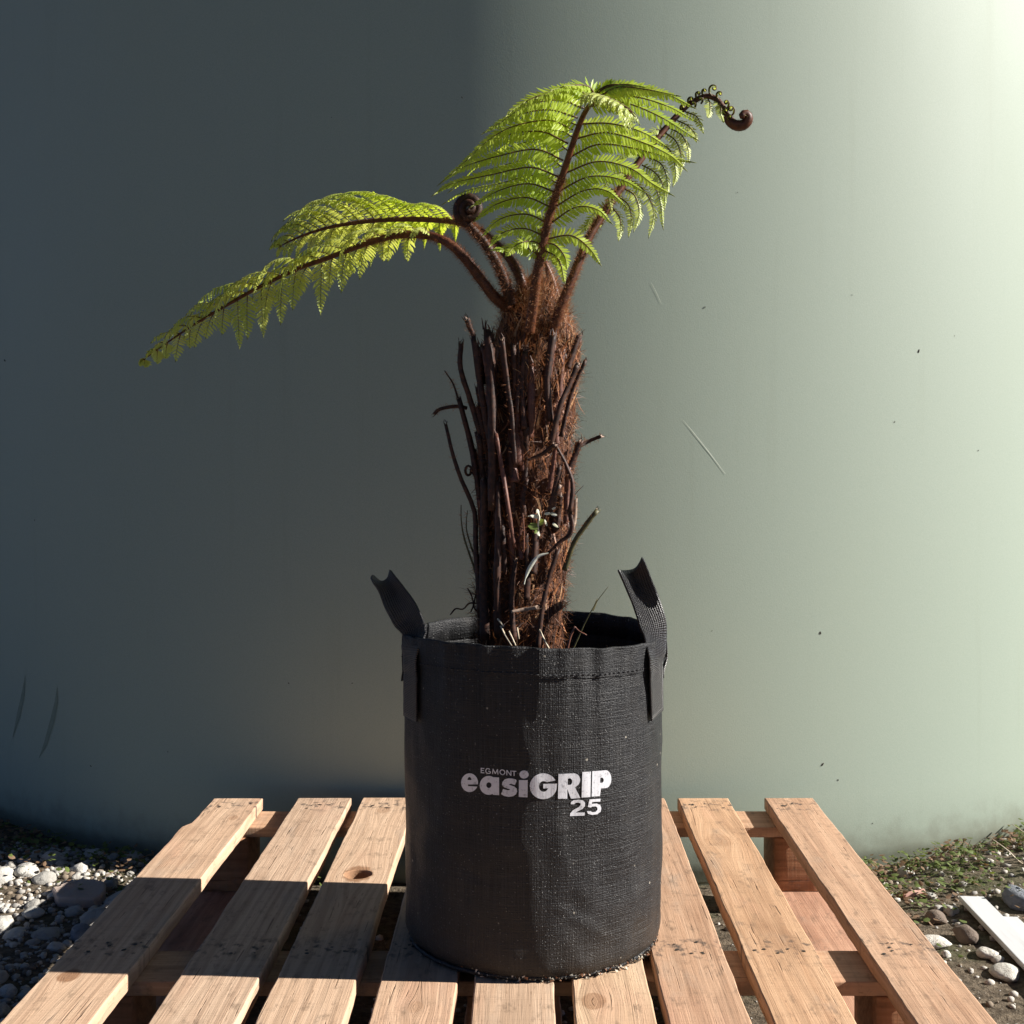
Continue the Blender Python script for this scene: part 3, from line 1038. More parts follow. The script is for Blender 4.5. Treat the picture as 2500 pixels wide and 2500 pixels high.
mb = MB()
NTr = 56
vs = [trunk_pt(i, 2 * math.pi * k / NTr) for i in range(110) for k in range(NTr)]
fs = [(i * NTr + k, i * NTr + (k + 1) % NTr, (i + 1) * NTr + (k + 1) % NTr, (i + 1) * NTr + k) for i in range(109) for k in range(NTr)]
fs.append(tuple(109 * NTr + k for k in range(NTr)))
mb.add(vs, fs)
mb.build('trunk', BARK, fern)

# fibres matted over the trunk
mb = MB()


def ribbonlet(mb, p, d, n, L, wd, curl, mi):
    d = d.normalized()
    s = d.cross(n)
    s = s.normalized() if s.length > 1e-5 else d.orthogonal().normalized()
    q = p.copy()
    vs = []
    M = 3
    for j in range(M + 1):
        ww = wd * (1 - 0.75 * j / M)
        vs += [q + s * ww / 2, q - s * ww / 2]
        d = (d + curl * (1.0 / M)).normalized()
        q = q + d * (L / M)
    mb.add(vs, [(2 * j, 2 * j + 1, 2 * j + 3, 2 * j + 2) for j in range(M)], mi)


def rv(s=1.0):
    return Vector((random.uniform(-1, 1), random.uniform(-1, 1), random.uniform(-1, 1))) * s


for k in range(12000):
    i = random.randint(0, 107)
    if i > 78 and random.random() < 0.0:
        continue
    th = random.uniform(0, 2 * math.pi)
    p = trunk_pt(i, th, random.uniform(-0.001, 0.003))
    nrm = Vector((math.sin(th), -math.cos(th), 0.1))
    ta = Vector((math.cos(th), math.sin(th), 0))
    d = Vector((0, 0, random.choice((1, 1, -0.6)))) * random.uniform(0.3, 1) + ta * random.uniform(-1, 1) + nrm * random.uniform(0.05, 0.55)
    pale = 0.035 + 0.07 * (i > 84)
    mi = 1 if random.random() < pale else (2 if random.random() < 0.68 - 0.4 * (i > 84) else 0)
    ribbonlet(mb, p, d, nrm, random.uniform(0.006, 0.022), random.uniform(0.0004, 0.0010), rv(0.9) + Vector((0, 0, -0.2)), mi)
# torn flakes of old stalk base
for k in range(700):
    i = random.randint(2, 92)
    th = random.uniform(-1.9, 1.9)
    p = trunk_pt(i, th, random.uniform(0.0, 0.003))
    nrm = Vector((math.sin(th), -math.cos(th), 0.1))
    ta = Vector((math.cos(th), math.sin(th), 0))
    ribbonlet(mb, p, Vector((0, 0, random.choice((1, 1, -1)))) + ta * random.uniform(-0.5, 0.5) + nrm * random.uniform(0.05, 0.45), nrm, random.uniform(0.008, 0.028), random.uniform(0.0015, 0.0045), rv(0.5), random.choice((2, 2, 0, 0, 1)))
tag(mb.build('trunk_fibres', [HAIR, HAIRD, HAIRK], fern), kind='stuff')

# stumps of cut old stalks: photo polylines (units of the close-up), stalk radius in the same units, distance from camera station
S3 = lambda u, v: (1000 + u * 0.3106, 700 + v * 0.3106)
S4 = lambda u, v: (1000 + u * 0.3106, 1150 + v * 0.3106)
YF0 = 1.482
STUBS = [
    (S3, [(600, 1300), (480, 900), (400, 640), (405, 440)], 24, 20, 1.50, 0),
    (S3, [(640, 1250), (560, 800), (525, 560), (500, 395)], 30, 24, 1.485, 0),
    (S3, [(505, 392), (475, 330), (445, 252)], 18, 22, 1.487, 0),
    (S3, [(655, 1760), (650, 1000), (622, 372)], 40, 42, 1.480, 0),
    (S3, [(830, 1420), (800, 1000), (770, 800), (722, 410)], 20, 26, 1.473, 0),
    (S3, [(1110, 1060), (1085, 750), (1130, 382)], 30, 33, 1.476, 0),
    (S3, [(1110, 1250), (1180, 950), (1260, 760), (1322, 605)], 26, 24, 1.474, 0),
    (S3, [(1190, 1180), (1270, 850), (1382, 580)], 20, 16, 1.490, 0),
    (S3, [(1240, 640), (1330, 388)], 24, 20, 1.505, 0),
    (S3, [(1250, 1430), (1300, 1320), (1342, 1215)], 26, 22, 1.495, 0),
    (S3, [(1320, 1260), (1430, 1205), (1520, 1172)], 22, 18, 1.51, 0),
    (S3, [(932, 1362), (1040, 1315), (1142, 1240)], 12, 22, 1.464, 0),
    (S3, [(1145, 1240), (1230, 1400), (1282, 1560), (1262, 1770)], 12, 22, 1.468, 0),
    (S4, [(1255, 300), (1275, 430), (1255, 505), (1190, 550), (1090, 645)], 24, 14, 1.470, 0),
    (S3, [(560, 2600), (520, 2050), (510, 1771), (400, 1500), (335, 1300), (282, 1078)], 30, 16, 1.50, 0),
    (S3, [(275, 660), (340, 760), (382, 885)], 5, 12, 1.52, 0),
    (S3, [(600, 1950), (520, 1450), (470, 1200), (385, 880)], 30, 18, 1.505, 0),
    (S3, [(450, 955), (370, 940), (240, 962), (192, 1002)], 16, 14, 1.52, 0),
    (S3, [(825, 2050), (770, 1700), (735, 1480), (680, 1160)], 20, 22, 1.470, 1),
    (S4, [(1100, 330), (1150, 110), (1178, -30)], 24, 20, 1.472, 0),
    (S4, [(1100, 150), (1130, -60), (1150, -200)], 20, 14, 1.476, 1),
    (S4, [(1215, 780), (1290, 570), (1380, 430), (1472, 312)], 22, 20, 1.49, 2),
    (S4, [(1008, 1400), (1040, 1100), (1085, 880), (1165, 620)], 26, 22, 1.466, 0),
    (S4, [(560, 900), (440, 560), (408, 400), (405, 270)], 12, 4, 1.515, 2),
    (S4, [(540, 760), (460, 520), (445, 420), (455, 310)], 10, 3, 1.53, 2),
    (S4, [(700, 1300), (690, 900), (700, 400), (690, 60)], 40, 30, 1.478, 0),
    (S4, [(600, 1330), (585, 900), (590, 500), (590, 60)], 40, 34, 1.492, 0),
    (S4, [(895, 640), (900, 500), (890, 340)], 9, 6, 1.465, 1),
    (S4, [(800, 1108), (900, 1090), (1000, 1074)], 14, 16, 1.462, 3),
    (S3, [(1250, 1420), (1240, 1600), (1230, 1850)], 26, 22, 1.488, 1),
    (S3, [(900, 1120), (880, 760), (905, 520)], 24, 22, 1.479, 0),
    (S4, [(1240, 520), (1290, 400), (1300, 230)], 20, 18, 1.492, 3),
    (S4, [(820, 1330), (800, 1000), (830, 700)], 30, 22, 1.475, 0),
]
EX = random.Random(11)
for k in range(30):
    v0 = EX.uniform(500, 2500)
    u0 = 560 + (EX.random() ** 1.3) * 620
    ln = EX.uniform(260, 620)
    v0 = max(v0, ln + 470)
    lean = (u0 - 830) * 0.12
    yb_ = 1.545 - 0.062 * math.sqrt(max(0.05, 1 - ((u0 - 870) / 400) ** 2))
    STUBS.append((S3, [(u0, v0), (u0 + lean * 0.4 + EX.uniform(-15, 15), v0 - ln * 0.5), (u0 + lean + EX.uniform(-25, 25), v0 - ln)], EX.uniform(24, 40), EX.uniform(18, 32), yb_, EX.choice((0, 0, 1))))
PALE = fibre_mat('weathered stalk', (0.22, 0.15, 0.11), (0.38, 0.28, 0.21), 0.7, 150)
OLIVE = fibre_mat('olive stalk', (0.06, 0.055, 0.022), (0.11, 0.10, 0.045), 0.55, 150)
RED = fibre_mat('red brown stalk', (0.08, 0.032, 0.022), (0.16, 0.065, 0.042), 0.5, 150)
CUT = fibre_mat('cut stalk end', (0.20, 0.13, 0.10), (0.36, 0.26, 0.20), 0.7, 250)
SMATS = [OLD, RED, OLIVE, PALE]
for (fn, pl, r0, r1, Y, mi) in STUBS:
    n = len(pl)
    pts = []
    for j, (u, v) in enumerate(pl):
        px, py = fn(u, v)
        pts.append(P(px, py, Y + random.uniform(-0.004, 0.004)))
    sp_ = spline(pts, 18)
    sc_ = 0.3106 / F_PX * Y
    rr = [(r0 + (r1 - r0) * j / 17) * sc_ * (1 + 0.10 * noise.noise(Vector((j * 0.6, r0, Y * 50)))) for j in range(18)]
    mb = MB()
    mb.tube(sp_, rr, 9, 0, False, 0.05)
    # grooved, flattened stalk: the same ribs run its whole length, peeling here and there
    rib = [random.uniform(0.72, 1.18) for _ in range(9)]
    for j in range(18):
        for k in range(9):
            v = Vector(mb.v[j * 9 + k])
            f = rib[k] * (1 + 0.16 * noise.noise(Vector((j * 0.9, k * 1.7, r0 + Y * 90))))
            mb.v[j * 9 + k] = tuple(sp_[j] + (v - sp_[j]) * f)
    nv = len(mb.v)
    # ragged, hollow cut end
    t = (sp_[-1] - sp_[-2]).normalized()
    rim_ids = list(range(nv - 9, nv))
    cid = len(mb.v)
    mb.v.append(tuple(sp_[-1] - t * rr[-1] * 0.5))
    for k in range(9):
        mb.f.append((rim_ids[k], rim_ids[(k + 1) % 9], cid)); mb.m.append(1)
    mb.f.append(tuple(range(8, -1, -1))); mb.m.append(0)
    for k in range(9):
        v = Vector(mb.v[rim_ids[k]]) + t * random.uniform(-0.9, 1.1) * rr[-1]
        mb.v[rim_ids[k]] = tuple(v)
    for k in range(9):
        ribbonlet(mb, Vector(mb.v[rim_ids[k]]), t + rv(0.35), rv(), random.uniform(0.6, 2.2) * rr[-1], rr[-1] * 0.4, rv(0.5), 0)
    # clinging hairs
    for k in range(60):
        j = random.randint(1, 16)
        nn = rv().normalized()
        tt = (sp_[j + 1] - sp_[j - 1]).normalized()
        nn = (nn - tt * nn.dot(tt)).normalized()
        ribbonlet(mb, sp_[j] + nn * rr[j] * 0.95, nn + tt * random.uniform(-0.3, 0.9), tt.cross(nn), random.uniform(0.002, 0.006), 0.0004, rv(0.6), 2)
    mb.build('stalk_stump', [SMATS[mi], CUT, HAIR], fern)
# stumps on the far side, half hidden
for k in range(20):
    th = random.uniform(1.9, 4.4)
    i0 = random.randint(8, 74)
    i1 = min(104, i0 + random.randint(14, 30))
    a, b_ = trunk_pt(i0, th, -0.002), trunk_pt((i0 + i1) // 2, th, 0.008)
    c = trunk_pt(i1, th + random.uniform(-0.1, 0.1), random.uniform(0.014, 0.028))
    mb = MB()
    mb.tube(spline([a, b_, c], 12), [0.0048 - 0.0012 * j / 11 for j in range(12)], 8, 0, True, 0.06)
    mb.build('stalk_stump', [OLD], fern)
# small curled bract
mb = MB()
c0 = P(*S3(462, 1450), 1.50)
mb.tube([c0 + Vector((0.0045 * math.cos(a * 0.5) * (1 - a * 0.03), 0.0008 * a - 0.004, 0.007 * math.sin(a * 0.5) * (1 - a * 0.03))) for a in range(15)] + [P(*S3(520, 1500), 1.505)], 0.0016, 6)
mb.build('curled_bract', OLD, fern)
# a pale torn strip hanging from a bent stalk
mb = MB()
pts = spline([P(*S4(u, v), 1.4655) for u, v in ((1092, 645), (1010, 672), (950, 750), (915, 830), (900, 890))], 16)
vs = []
for j, p in enumerate(pts):
    t = (pts[min(j + 1, 15)] - pts[max(j - 1, 0)]).normalized()
    s = t.cross(Vector((0.2, -1, 0.2))).normalized()
    wd = 0.0011 + 0.0042 * math.sin(min(1, j / 13) * math.pi) ** 0.8 * (0.4 + 0.6 * j / 15)
    vs += [p + s * wd * 0.6, p + Vector((0, -0.0012, 0)), p - s * wd * 0.6]
mb.add(vs, [f for j in range(15) for f in ((3 * j, 3 * j + 1, 3 * j + 4, 3 * j + 3), (3 * j + 1, 3 * j + 2, 3 * j + 5, 3 * j + 4))])
mb.build('torn_strip', fibre_mat('bleached strip', (0.55, 0.55, 0.44), (0.75, 0.75, 0.64), 0.6, 100), fern)
# fine rootlets
for pl in ([(320, 1130), (362, 1082), (420, 1086), (470, 1040), (540, 1042)], [(455, 920), (490, 990), (510, 1080), (545, 1110)], [(480, 1110), (500, 1060), (520, 970)]):
    mb = MB()
    mb.tube(spline([P(*S4(u, v), 1.512) for u, v in pl], 16), [0.0007] + [0.0010] * 15, 5, 0, True, 0.15)
    mb.build('rootlet', OLD, fern)


# ---- fronds
def pinnule(mb, p, d, n, L, W, bend, mi):
    s = d.cross(n).normalized()
    n2 = s.cross(d).normalized()
    b = p
    m1 = p + d * (L * 0.30) - n2 * (bend * L * 0.05)
    m2 = p + d * (L * 0.70) - n2 * (bend * L * 0.20)
    t = p + d * (L * 0.985) - n2 * (bend * L * 0.42)
    h = W / 2
    dn = n2 * (W * 0.16)
    vs = [b + s * h * 0.62, b - s * h * 0.62, m1 + s * h - dn, m1, m1 - s * h - dn, m2 + s * h * 0.82 - dn, m2, m2 - s * h * 0.82 - dn, t]
    fs = [(0, 2, 3), (0, 3, 1), (1, 3, 4), (2, 5, 6, 3), (3, 6, 7, 4), (5, 8, 6), (6, 8, 7)]
    mb.add(vs, fs, mi)


def pinna(parent, base, d, n, L, grav, pl, sp, curl=0.0, cr=0.0009, pale=False, droop=0.10, twist=0.0, sweep=74, taper=1.7, darkto=0.6, name='pinna', path=None, wr=0.83, bd=1.0):
    """one side branch: a thin midrib that arches and droops, set with leaflets on both sides"""
    M = 26
    if path is not None:
        d = path[1] - path[0]
    d = d.normalized()
    n0_ = n
    n = (n - d * n.dot(d)).normalized()
    pts, dirs, nrm = [base], [d], [n]
    g = Vector((0, 0, -1))
    ax = d.cross(n).normalized()
    wig = rv(0.10)
    for j in range(M):
        ds = 1.0 / M
        u = j / M
        d = (d + g * (grav * ds * (0.5 + u)) + wig * ds).normalized()
        if curl and u > 0.45:
            d = (Matrix.Rotation(-curl * ds * (1 + 3.5 * (u - 0.45)), 3, ax) @ d).normalized()
        n = (n - d * n.dot(d)).normalized()
        if twist:
            n = (Matrix.Rotation(twist * ds, 3, d) @ n).normalized()
        pts.append(pts[-1] + d * (L * ds))
        dirs.append(d); nrm.append(n)
    if path is not None:
        pts = spline(path, M + 1)
        L = sum((pts[j + 1] - pts[j]).length for j in range(M))
        dirs = [(pts[min(j + 1, M)] - pts[max(j - 1, 0)]).normalized() for j in range(M + 1)]
        nrm = [(n0_ - dd * n0_.dot(dd)).normalized() for dd in dirs]
    mb = MB()
    rr = [cr * (1 - 0.78 * j / M) for j in range(M + 1)]
    cut = max(2, int(M * darkto))
    mb.tube(pts[:cut + 1], rr[:cut + 1], 5, 0)
    mb.tube(pts[cut:], rr[cut:], 5, 1)
    k = max(8, int(L / sp))
    for q in range(k):
        u = 0.035 + 0.955 * q / k
        prof = min(1.0, 0.50 + u * 5.0) * max(0.0, 1 - u ** taper) ** 0.9 + 0.06 * (1 - u)
        x = u * M
        j = min(M - 1, int(x)); f = x - j
        p = pts[j].lerp(pts[j + 1], f)
        dd = dirs[j].lerp(dirs[j + 1], f).normalized()
        nn = nrm[j].lerp(nrm[j + 1], f).normalized()
        side = dd.cross(nn).normalized()
        for sg in (-1, 1):
            a = R(sweep - 26 * u + random.uniform(-5, 5))
            dr = droop + random.uniform(-0.12, 0.16)
            pd = (side * sg * math.sin(a) + dd * math.cos(a) - nn * dr).normalized()
            Lp = pl * prof * random.uniform(0.88, 1.08)
            if Lp < 0.0012:
                continue
            if sg > 0:
                p = p + dd * sp * 0.4
            pinnule(mb, p, pd, (nn + side * sg * random.uniform(-0.1, 0.25)).normalized(), Lp, sp * wr * random.uniform(0.88, 1.12), bd * random.uniform(0.4, 1.5), 2)
    # narrow tail
    mb.tube([pts[-2], pts[-1], pts[-1] + dirs[-1] * L * 0.03], [0.0007, 0.0006, 0.0001], 5, 1)
    return mb.build(name, [COSTA, COSTAG, LEAFP if pale else LEAF], parent)


def stalk(pts, rad, n):
    sp_ = spline(pts, n)
    rr = along(pts, rad, n)
    T = []
    for i in range(n):
        T.append((sp_[min(i + 1, n - 1)] - sp_[max(i - 1, 0)]).normalized())
    return sp_, rr, T


def transport(T, n0):
    n = (n0 - T[0] * n0.dot(T[0])).normalized()
    out = [n]
    for i in range(1, len(T)):
        ax = T[i - 1].cross(T[i])
        if ax.length > 1e-7:
            n = Matrix.Rotation(T[i - 1].angle(T[i]), 3, ax.normalized()) @ n
        n = (n - T[i] * n.dot(T[i])).normalized()
        out.append(n)
    return out


def hairs(name, parent, sp_, rr, T, i0, i1, count, L, mats):
    mb = MB()
    for k in range(count):
        i = min(len(sp_) - 2, max(0, int(random.uniform(i0, i1))))
        p = sp_[i].lerp(sp_[i + 1], random.random())
        nn = rv()
        nn = (nn - T[i] * nn.dot(T[i])).normalized()
        ribbonlet(mb, p + nn * rr[i] * 0.95, nn + T[i] * random.uniform(-0.1, 0.5), T[i].cross(nn), random.uniform(0.5, 1.15) * L, 0.00032, rv(0.7), random.choice((0, 0, 1)))
    tag(mb.build(name, mats, parent), kind='stuff')


def frond(label, pts, rad, n0, n=90):
    sp_, rr, T = stalk(pts, rad, n)
    N = transport(T, n0)
    mb = MB()
    mb.tube(sp_, rr, 10, 0, True, 0.03)
    fr = mb.build('frond', STIPE, fern, True, sp_[0])
    fr['label'] = label
    return fr, sp_, rr, T, N


# D: the tall frond that rises in front and arches over towards the viewer
fr, sp_, rr, T, N = frond('tall central frond arching over with wide green side leaflets',
                          [P(1293, 812, 1.486), P(1310, 678, 1.462), P(1323, 612, 1.456), P(1336, 546, 1.448), P(1358, 476, 1.437), P(1384, 396, 1.421), P(1414, 306, 1.396), P(1436, 262, 1.370), P(1456, 247, 1.330), P(1488, 246, 1.285), P(1522, 258, 1.248), P(1552, 286, 1.222)],
                          [0.0062, 0.0056, 0.0052, 0.0046, 0.0042, 0.0038, 0.0032, 0.0028, 0.0023, 0.0017, 0.0011, 0.0005], Vector((0.05, 1, 0.1)), 120)
hairs('stalk_hair', fr, sp_, rr, T, 0, 50, 2600, 0.0055, [HAIR, HAIRD])
SF = lambda u, v, Y: P(293 + u * 0.8339, 146 + v * 0.8339, Y)


def near_depth(pl, u, v):
    px, py = 293 + u * 0.8339, 146 + v * 0.8339
    best = min(pl, key=lambda q: (CX + q.x / q.y * F_PX - px) ** 2 + (CY - (q.z - CAM_Z) / q.y * F_PX - py) ** 2)
    return best.y


def traced(fr, sp_, lst, sign, pl, sp, nvec, fwd, **kw):
    """side leaflets following the arches drawn by the photographed ones; tips lean out of the frond's plane by fwd metres"""
    for pth in lst:
        Y0 = near_depth(sp_, *pth[0])
        k = len(pth) - 1
        f = fwd * random.uniform(0.5, 1.4)
        path = [SF(u + random.uniform(-3, 3) * (j > 0), v + random.uniform(-3, 3) * (j > 0), Y0 + f * (j / k) ** 1.3) for j, (u, v) in enumerate(pth)]
        Lx = sum((path[j + 1] - path[j]).length for j in range(k))
        pinna(fr, path[0], path[1] - path[0], nvec + rv(0.12), Lx, 0, pl * min(1.0, 0.55 + Lx * 4.0), sp * random.uniform(0.94, 1.08), path=path, **kw)


DL = [[(1228, 572), (1185, 550), (1140, 548), (1088, 558)], [(1245, 518), (1185, 495), (1120, 508), (1078, 548)], [(1252, 478), (1190, 452), (1115, 465), (1062, 515)],
      [(1262, 432), (1185, 405), (1100, 425), (1036, 472)], [(1272, 387), (1195, 365), (1110, 383), (1030, 432)], [(1283, 342), (1200, 313), (1085, 335), (975, 362), (920, 398)],
      [(1298, 295), (1220, 262), (1115, 278), (1000, 318), (938, 362)], [(1312, 245), (1235, 208), (1130, 225), (1030, 278), (970, 335)], [(1326, 205), (1255, 180), (1150, 195), (1075, 240), (1015, 296)],
      [(1340, 170), (1260, 148), (1165, 162), (1100, 192), (1060, 218)], [(1358, 142), (1285, 118), (1195, 135), (1112, 182)], [(1372, 120), (1305, 98), (1235, 104), (1165, 138), (1128, 168)],
      [(1384, 114), (1335, 84), (1275, 86), (1215, 112)], [(1394, 113), (1370, 80), (1320, 74), (1262, 88)],
      [(1240, 545), (1205, 530), (1165, 540), (1130, 575)], [(1388, 112), (1372, 84), (1345, 73), (1298, 79)]]
DR = [[(1236, 556), (1272, 572), (1292, 606), (1301, 652)], [(1247, 525), (1320, 512), (1375, 552), (1405, 602)], [(1262, 478), (1335, 432), (1395, 436), (1438, 478)],
      [(1278, 428), (1355, 385), (1425, 382), (1482, 428)], [(1290, 382), (1375, 343), (1465, 352), (1540, 388)], [(1303, 332), (1395, 300), (1490, 317), (1560, 360), (1620, 397)],
      [(1317, 285), (1400, 250), (1500, 256), (1600, 286), (1680, 298)], [(1332, 232), (1420, 212), (1520, 238), (1610, 278), (1655, 322)], [(1346, 188), (1435, 186), (1530, 215), (1605, 258)],
      [(1368, 138), (1465, 127), (1580, 165), (1690, 237)], [(1378, 122), (1480, 102), (1600, 132), (1692, 182)], [(1388, 115), (1480, 86), (1595, 97), (1682, 142)], [(1396, 112), (1455, 80), (1540, 84), (1640, 108)],
      [(1240, 535), (1275, 545), (1300, 580), (1312, 612)], [(1392, 111), (1418, 83), (1480, 73), (1560, 85)], [(1390, 112), (1402, 86), (1440, 74), (1502, 79)]]
traced(fr, sp_, DL, 1, 0.0180, 0.0040, Vector((-0.1, -0.86, 0.50)), -0.030, cr=0.0012, droop=0.04, darkto=0.72, wr=0.84, bd=0.25)
traced(fr, sp_, DR, -1, 0.0175, 0.0040, Vector((0.12, -0.86, 0.50)), -0.022, cr=0.0012, droop=0.04, darkto=0.72, wr=0.84, bd=0.25)
traced(fr, sp_, [[(a_, b_ + 22) if j == 0 else (a_ + 26, b_ + 24) for j, (a_, b_) in enumerate(pth)] for pth in DL[4:10]], 1, 0.0130, 0.0042, Vector((-0.2, -0.6, 0.75)), 0.045, cr=0.0009, droop=0.1, darkto=0.5, wr=0.8, bd=0.6)
# short leaflets on the foreshortened tip
for q in range(9):
    i = int(90 + 28 * q / 9)
    S = T[i].cross(N[i]).normalized()
    for sg in (1, -1):
        L = 0.050 * (1 - 0.75 * q / 9) * random.uniform(0.85, 1.15)
        d = T[i] * 0.45 + S * sg * 0.85 + N[i] * 0.25
        pinna(fr, sp_[i] + S * sg * rr[i] * 0.7, d, N[i] + Vector((0, -0.3, 0.3)), L, 2.4, 0.0085 * (1 - 0.5 * q / 9), 0.0034, cr=0.0008, pale=True, droop=0.15, darkto=0.3)

# A: the low frond reaching out to the left and drooping
fr, sp_, rr, T, N = frond('long low frond drooping far out to the left',
                          [P(1240, 752, 1.515), P(1205, 722, 1.503), P(1180, 690, 1.496), P(1130, 625, 1.494), P(1085, 588, 1.498), P(1030, 573, 1.508), P(960, 576, 1.523), P(895, 594, 1.538), P(818, 623, 1.553), P(730, 655, 1.567), P(640, 697, 1.578), P(559, 742, 1.588), P(481, 788, 1.595), P(419, 829, 1.600), P(345, 882, 1.603)],
                          [0.0072, 0.0066, 0.006, 0.0056, 0.0052, 0.0048, 0.0042, 0.0037, 0.0032, 0.0028, 0.0024, 0.002, 0.0016, 0.0011, 0.0005], Vector((0.7, 0.1, 0.7)), 110)
hairs('stalk_hair', fr, sp_, rr, T, 0, 44, 2600, 0.0055, [HAIR, HAIRK])
np_ = 25
for q in range(np_):
    u = q / (np_ - 1)
    i = int(26 + (108 - 26) * u)
    S = T[i].cross(N[i]).normalized()
    prof = min(1.0, 0.36 + u * 1.5) * max(0.16, 1 - max(0, (u - 0.5) / 0.5) ** 1.7 * 0.86)
    for sg in (1, -1):
        if u < 0.1 and random.random() < 0.4:
            continue
        near = (S * sg).y < 0
        L = (0.090 if near else 0.076) * prof * random.uniform(0.65, 1.2)
        ang = R(48 + random.uniform(-12, 12))
        d = T[i] * math.cos(ang) + S * (sg * math.sin(ang)) + N[i] * (0.42 if near else 0.26)
        gr = (2.3 if near else 2.0) + random.uniform(-0.8, 1.8)
        pinna(fr, sp_[i] + S * sg * rr[i] * 0.7, d, N[i] + (Vector((0, -0.35, 0)) if near else Vector((0, 0.1, 0))), L, gr, 0.0180 * (0.45 + 0.55 * prof), 0.0046, cr=0.0009, pale=True, droop=0.05, darkto=0.25, wr=0.70)

# B: the upper left frond, side leaflets swept up and forward
fr, sp_, rr, T, N = frond('upper left frond with feathery leaflets swept towards the left',
                          [P(1284, 722, 1.525), P(1270, 680, 1.520), P(1250, 640, 1.525), P(1222, 606, 1.535), P(1190, 577, 1.548), P(1150, 552, 1.562), P(1107, 540, 1.577), P(1050, 536, 1.592), P(985, 535, 1.605), P(921, 538, 1.616), P(860, 545, 1.625), P(800, 556, 1.632), P(745, 573, 1.636), P(705, 590, 1.638), P(680, 604, 1.638)],
                          [0.0062, 0.0058, 0.0054, 0.005, 0.0047, 0.0044, 0.0042, 0.0038, 0.0034, 0.003, 0.0026, 0.0021, 0.0016, 0.001, 0.0005], Vector((0.6, -0.15, 0.7)), 110)
hairs('stalk_hair', fr, sp_, rr, T, 0, 46, 2400, 0.0055, [HAIR, HAIRD])
np_ = 23
for q in range(np_):
    u = q / (np_ - 1)
    i = int(42 + (108 - 42) * u)
    S = T[i].cross(N[i]).normalized()
    prof = min(1.0, 0.5 + u * 2.0) * max(0.2, 1 - max(0, (u - 0.45) / 0.55) ** 1.6 * 0.8)
    for sg in (1, -1):
        near = (S * sg).y < 0
        L = 0.104 * prof * random.uniform(0.85, 1.1)
        ang = R((46 if not near else 58) + random.uniform(-6, 6))
        d = T[i] * math.cos(ang) + S * (sg * math.sin(ang)) + N[i] * (0.62 if not near else 0.45)
        gr = (1.5 if not near else 2.1) + random.uniform(-0.3, 0.5)
        pinna(fr, sp_[i] + S * sg * rr[i] * 0.7, d, N[i] + Vector((0, -0.5 if not near else -0.2, 0.2)), L, gr, 0.0125 * (0.5 + 0.5 * prof), 0.0036, cr=0.0008, pale=(u > 0.4), droop=0.08, darkto=0.4)

# E: the right frond, still uncurling at its tip
tipE = [P(1690, 249, 1.53), P(1723, 235, 1.53), P(1747, 241, 1.529), P(1763, 260, 1.528), P(1772, 282, 1.527), P(1787, 301, 1.525), P(1806, 307, 1.523), P(1822, 300, 1.521), P(1827, 286, 1.519), P(1820, 277, 1.517), P(1812, 280, 1.515), P(1812, 287, 1.513)]
fr, sp_, rr, T, N = frond('leaning right hand frond with a coiled tip',
                          [P(1347, 818, 1.498), P(1368, 752, 1.487), P(1389, 700, 1.485), P(1415, 634, 1.487), P(1437, 581, 1.490), P(1472, 524, 1.497), P(1516, 458, 1.505), P(1569, 383, 1.515), P(1618, 322, 1.523), P(1666, 269, 1.529)] + tipE,
                          [0.0066, 0.006, 0.0056, 0.0052, 0.005, 0.0048, 0.0045, 0.0042, 0.0039, 0.0036, 0.0033, 0.0032, 0.0034, 0.0040, 0.0050, 0.0062, 0.0068, 0.0064, 0.0058, 0.0050, 0.0042, 0.0030], Vector((-0.55, 0.75, 0.3)), 130)
hairs('stalk_hair', fr, sp_, rr, T, 0, 62, 2600, 0.0055, [HAIR, HAIRD])
hairs('tip_scales', fr, sp_, rr, T, 98, 128, 300, 0.003, [HAIRK, COSTAG])
ER = [[(1598, 215), (1628, 240), (1645, 290), (1640, 338)], [(1575, 245), (1610, 270), (1630, 330), (1622, 372)], [(1545, 285), (1585, 308), (1602, 360), (1598, 400)],
      [(1512, 330), (1555, 352), (1582, 415), (1588, 492)], [(1495, 352), (1540, 385), (1562, 450), (1548, 518)], [(1478, 378), (1510, 400), (1522, 450), (1505, 500)], [(1440, 432), (1462, 462), (1468, 500), (1458, 532)],
      [(1655, 152), (1685, 165), (1702, 195), (1708, 218)], [(1632, 178), (1662, 192), (1682, 220), (1690, 240)], [(1610, 200), (1645, 222), (1662, 262), (1668, 300)], [(1718, 107), (1726, 128), (1724, 152), (1718, 172)],
      [(1745, 114), (1757, 138), (1762, 160), (1770, 182)], [(1528, 308), (1570, 335), (1592, 385), (1592, 440)], [(1460, 402), (1490, 425), (1500, 470), (1488, 515)]]
EL = [[(1600, 214), (1578, 204), (1558, 208), (1548, 220)], [(1535, 292), (1500, 270), (1470, 280), (1452, 310)], [(1505, 340), (1465, 330), (1435, 350), (1415, 390)], [(1472, 385), (1445, 385), (1436, 410), (1438, 445)],
      [(1440, 432), (1405, 436), (1380, 460), (1362, 498)], [(1415, 480), (1385, 478), (1355, 492), (1335, 525)], [(1560, 262), (1530, 246), (1500, 252), (1478, 275)]]
traced(fr, sp_, ER, 1, 0.0145, 0.0037, Vector((0.40, -0.8, 0.4)), -0.020, cr=0.0010, droop=0.1, bd=0.4, darkto=0.55, wr=0.72, pale=True)
traced(fr, sp_, EL, 1, 0.0150, 0.0038, Vector((-0.1, -0.85, 0.5)), -0.015, cr=0.0010, droop=0.05, bd=0.3, darkto=0.5, wr=0.75, pale=True)
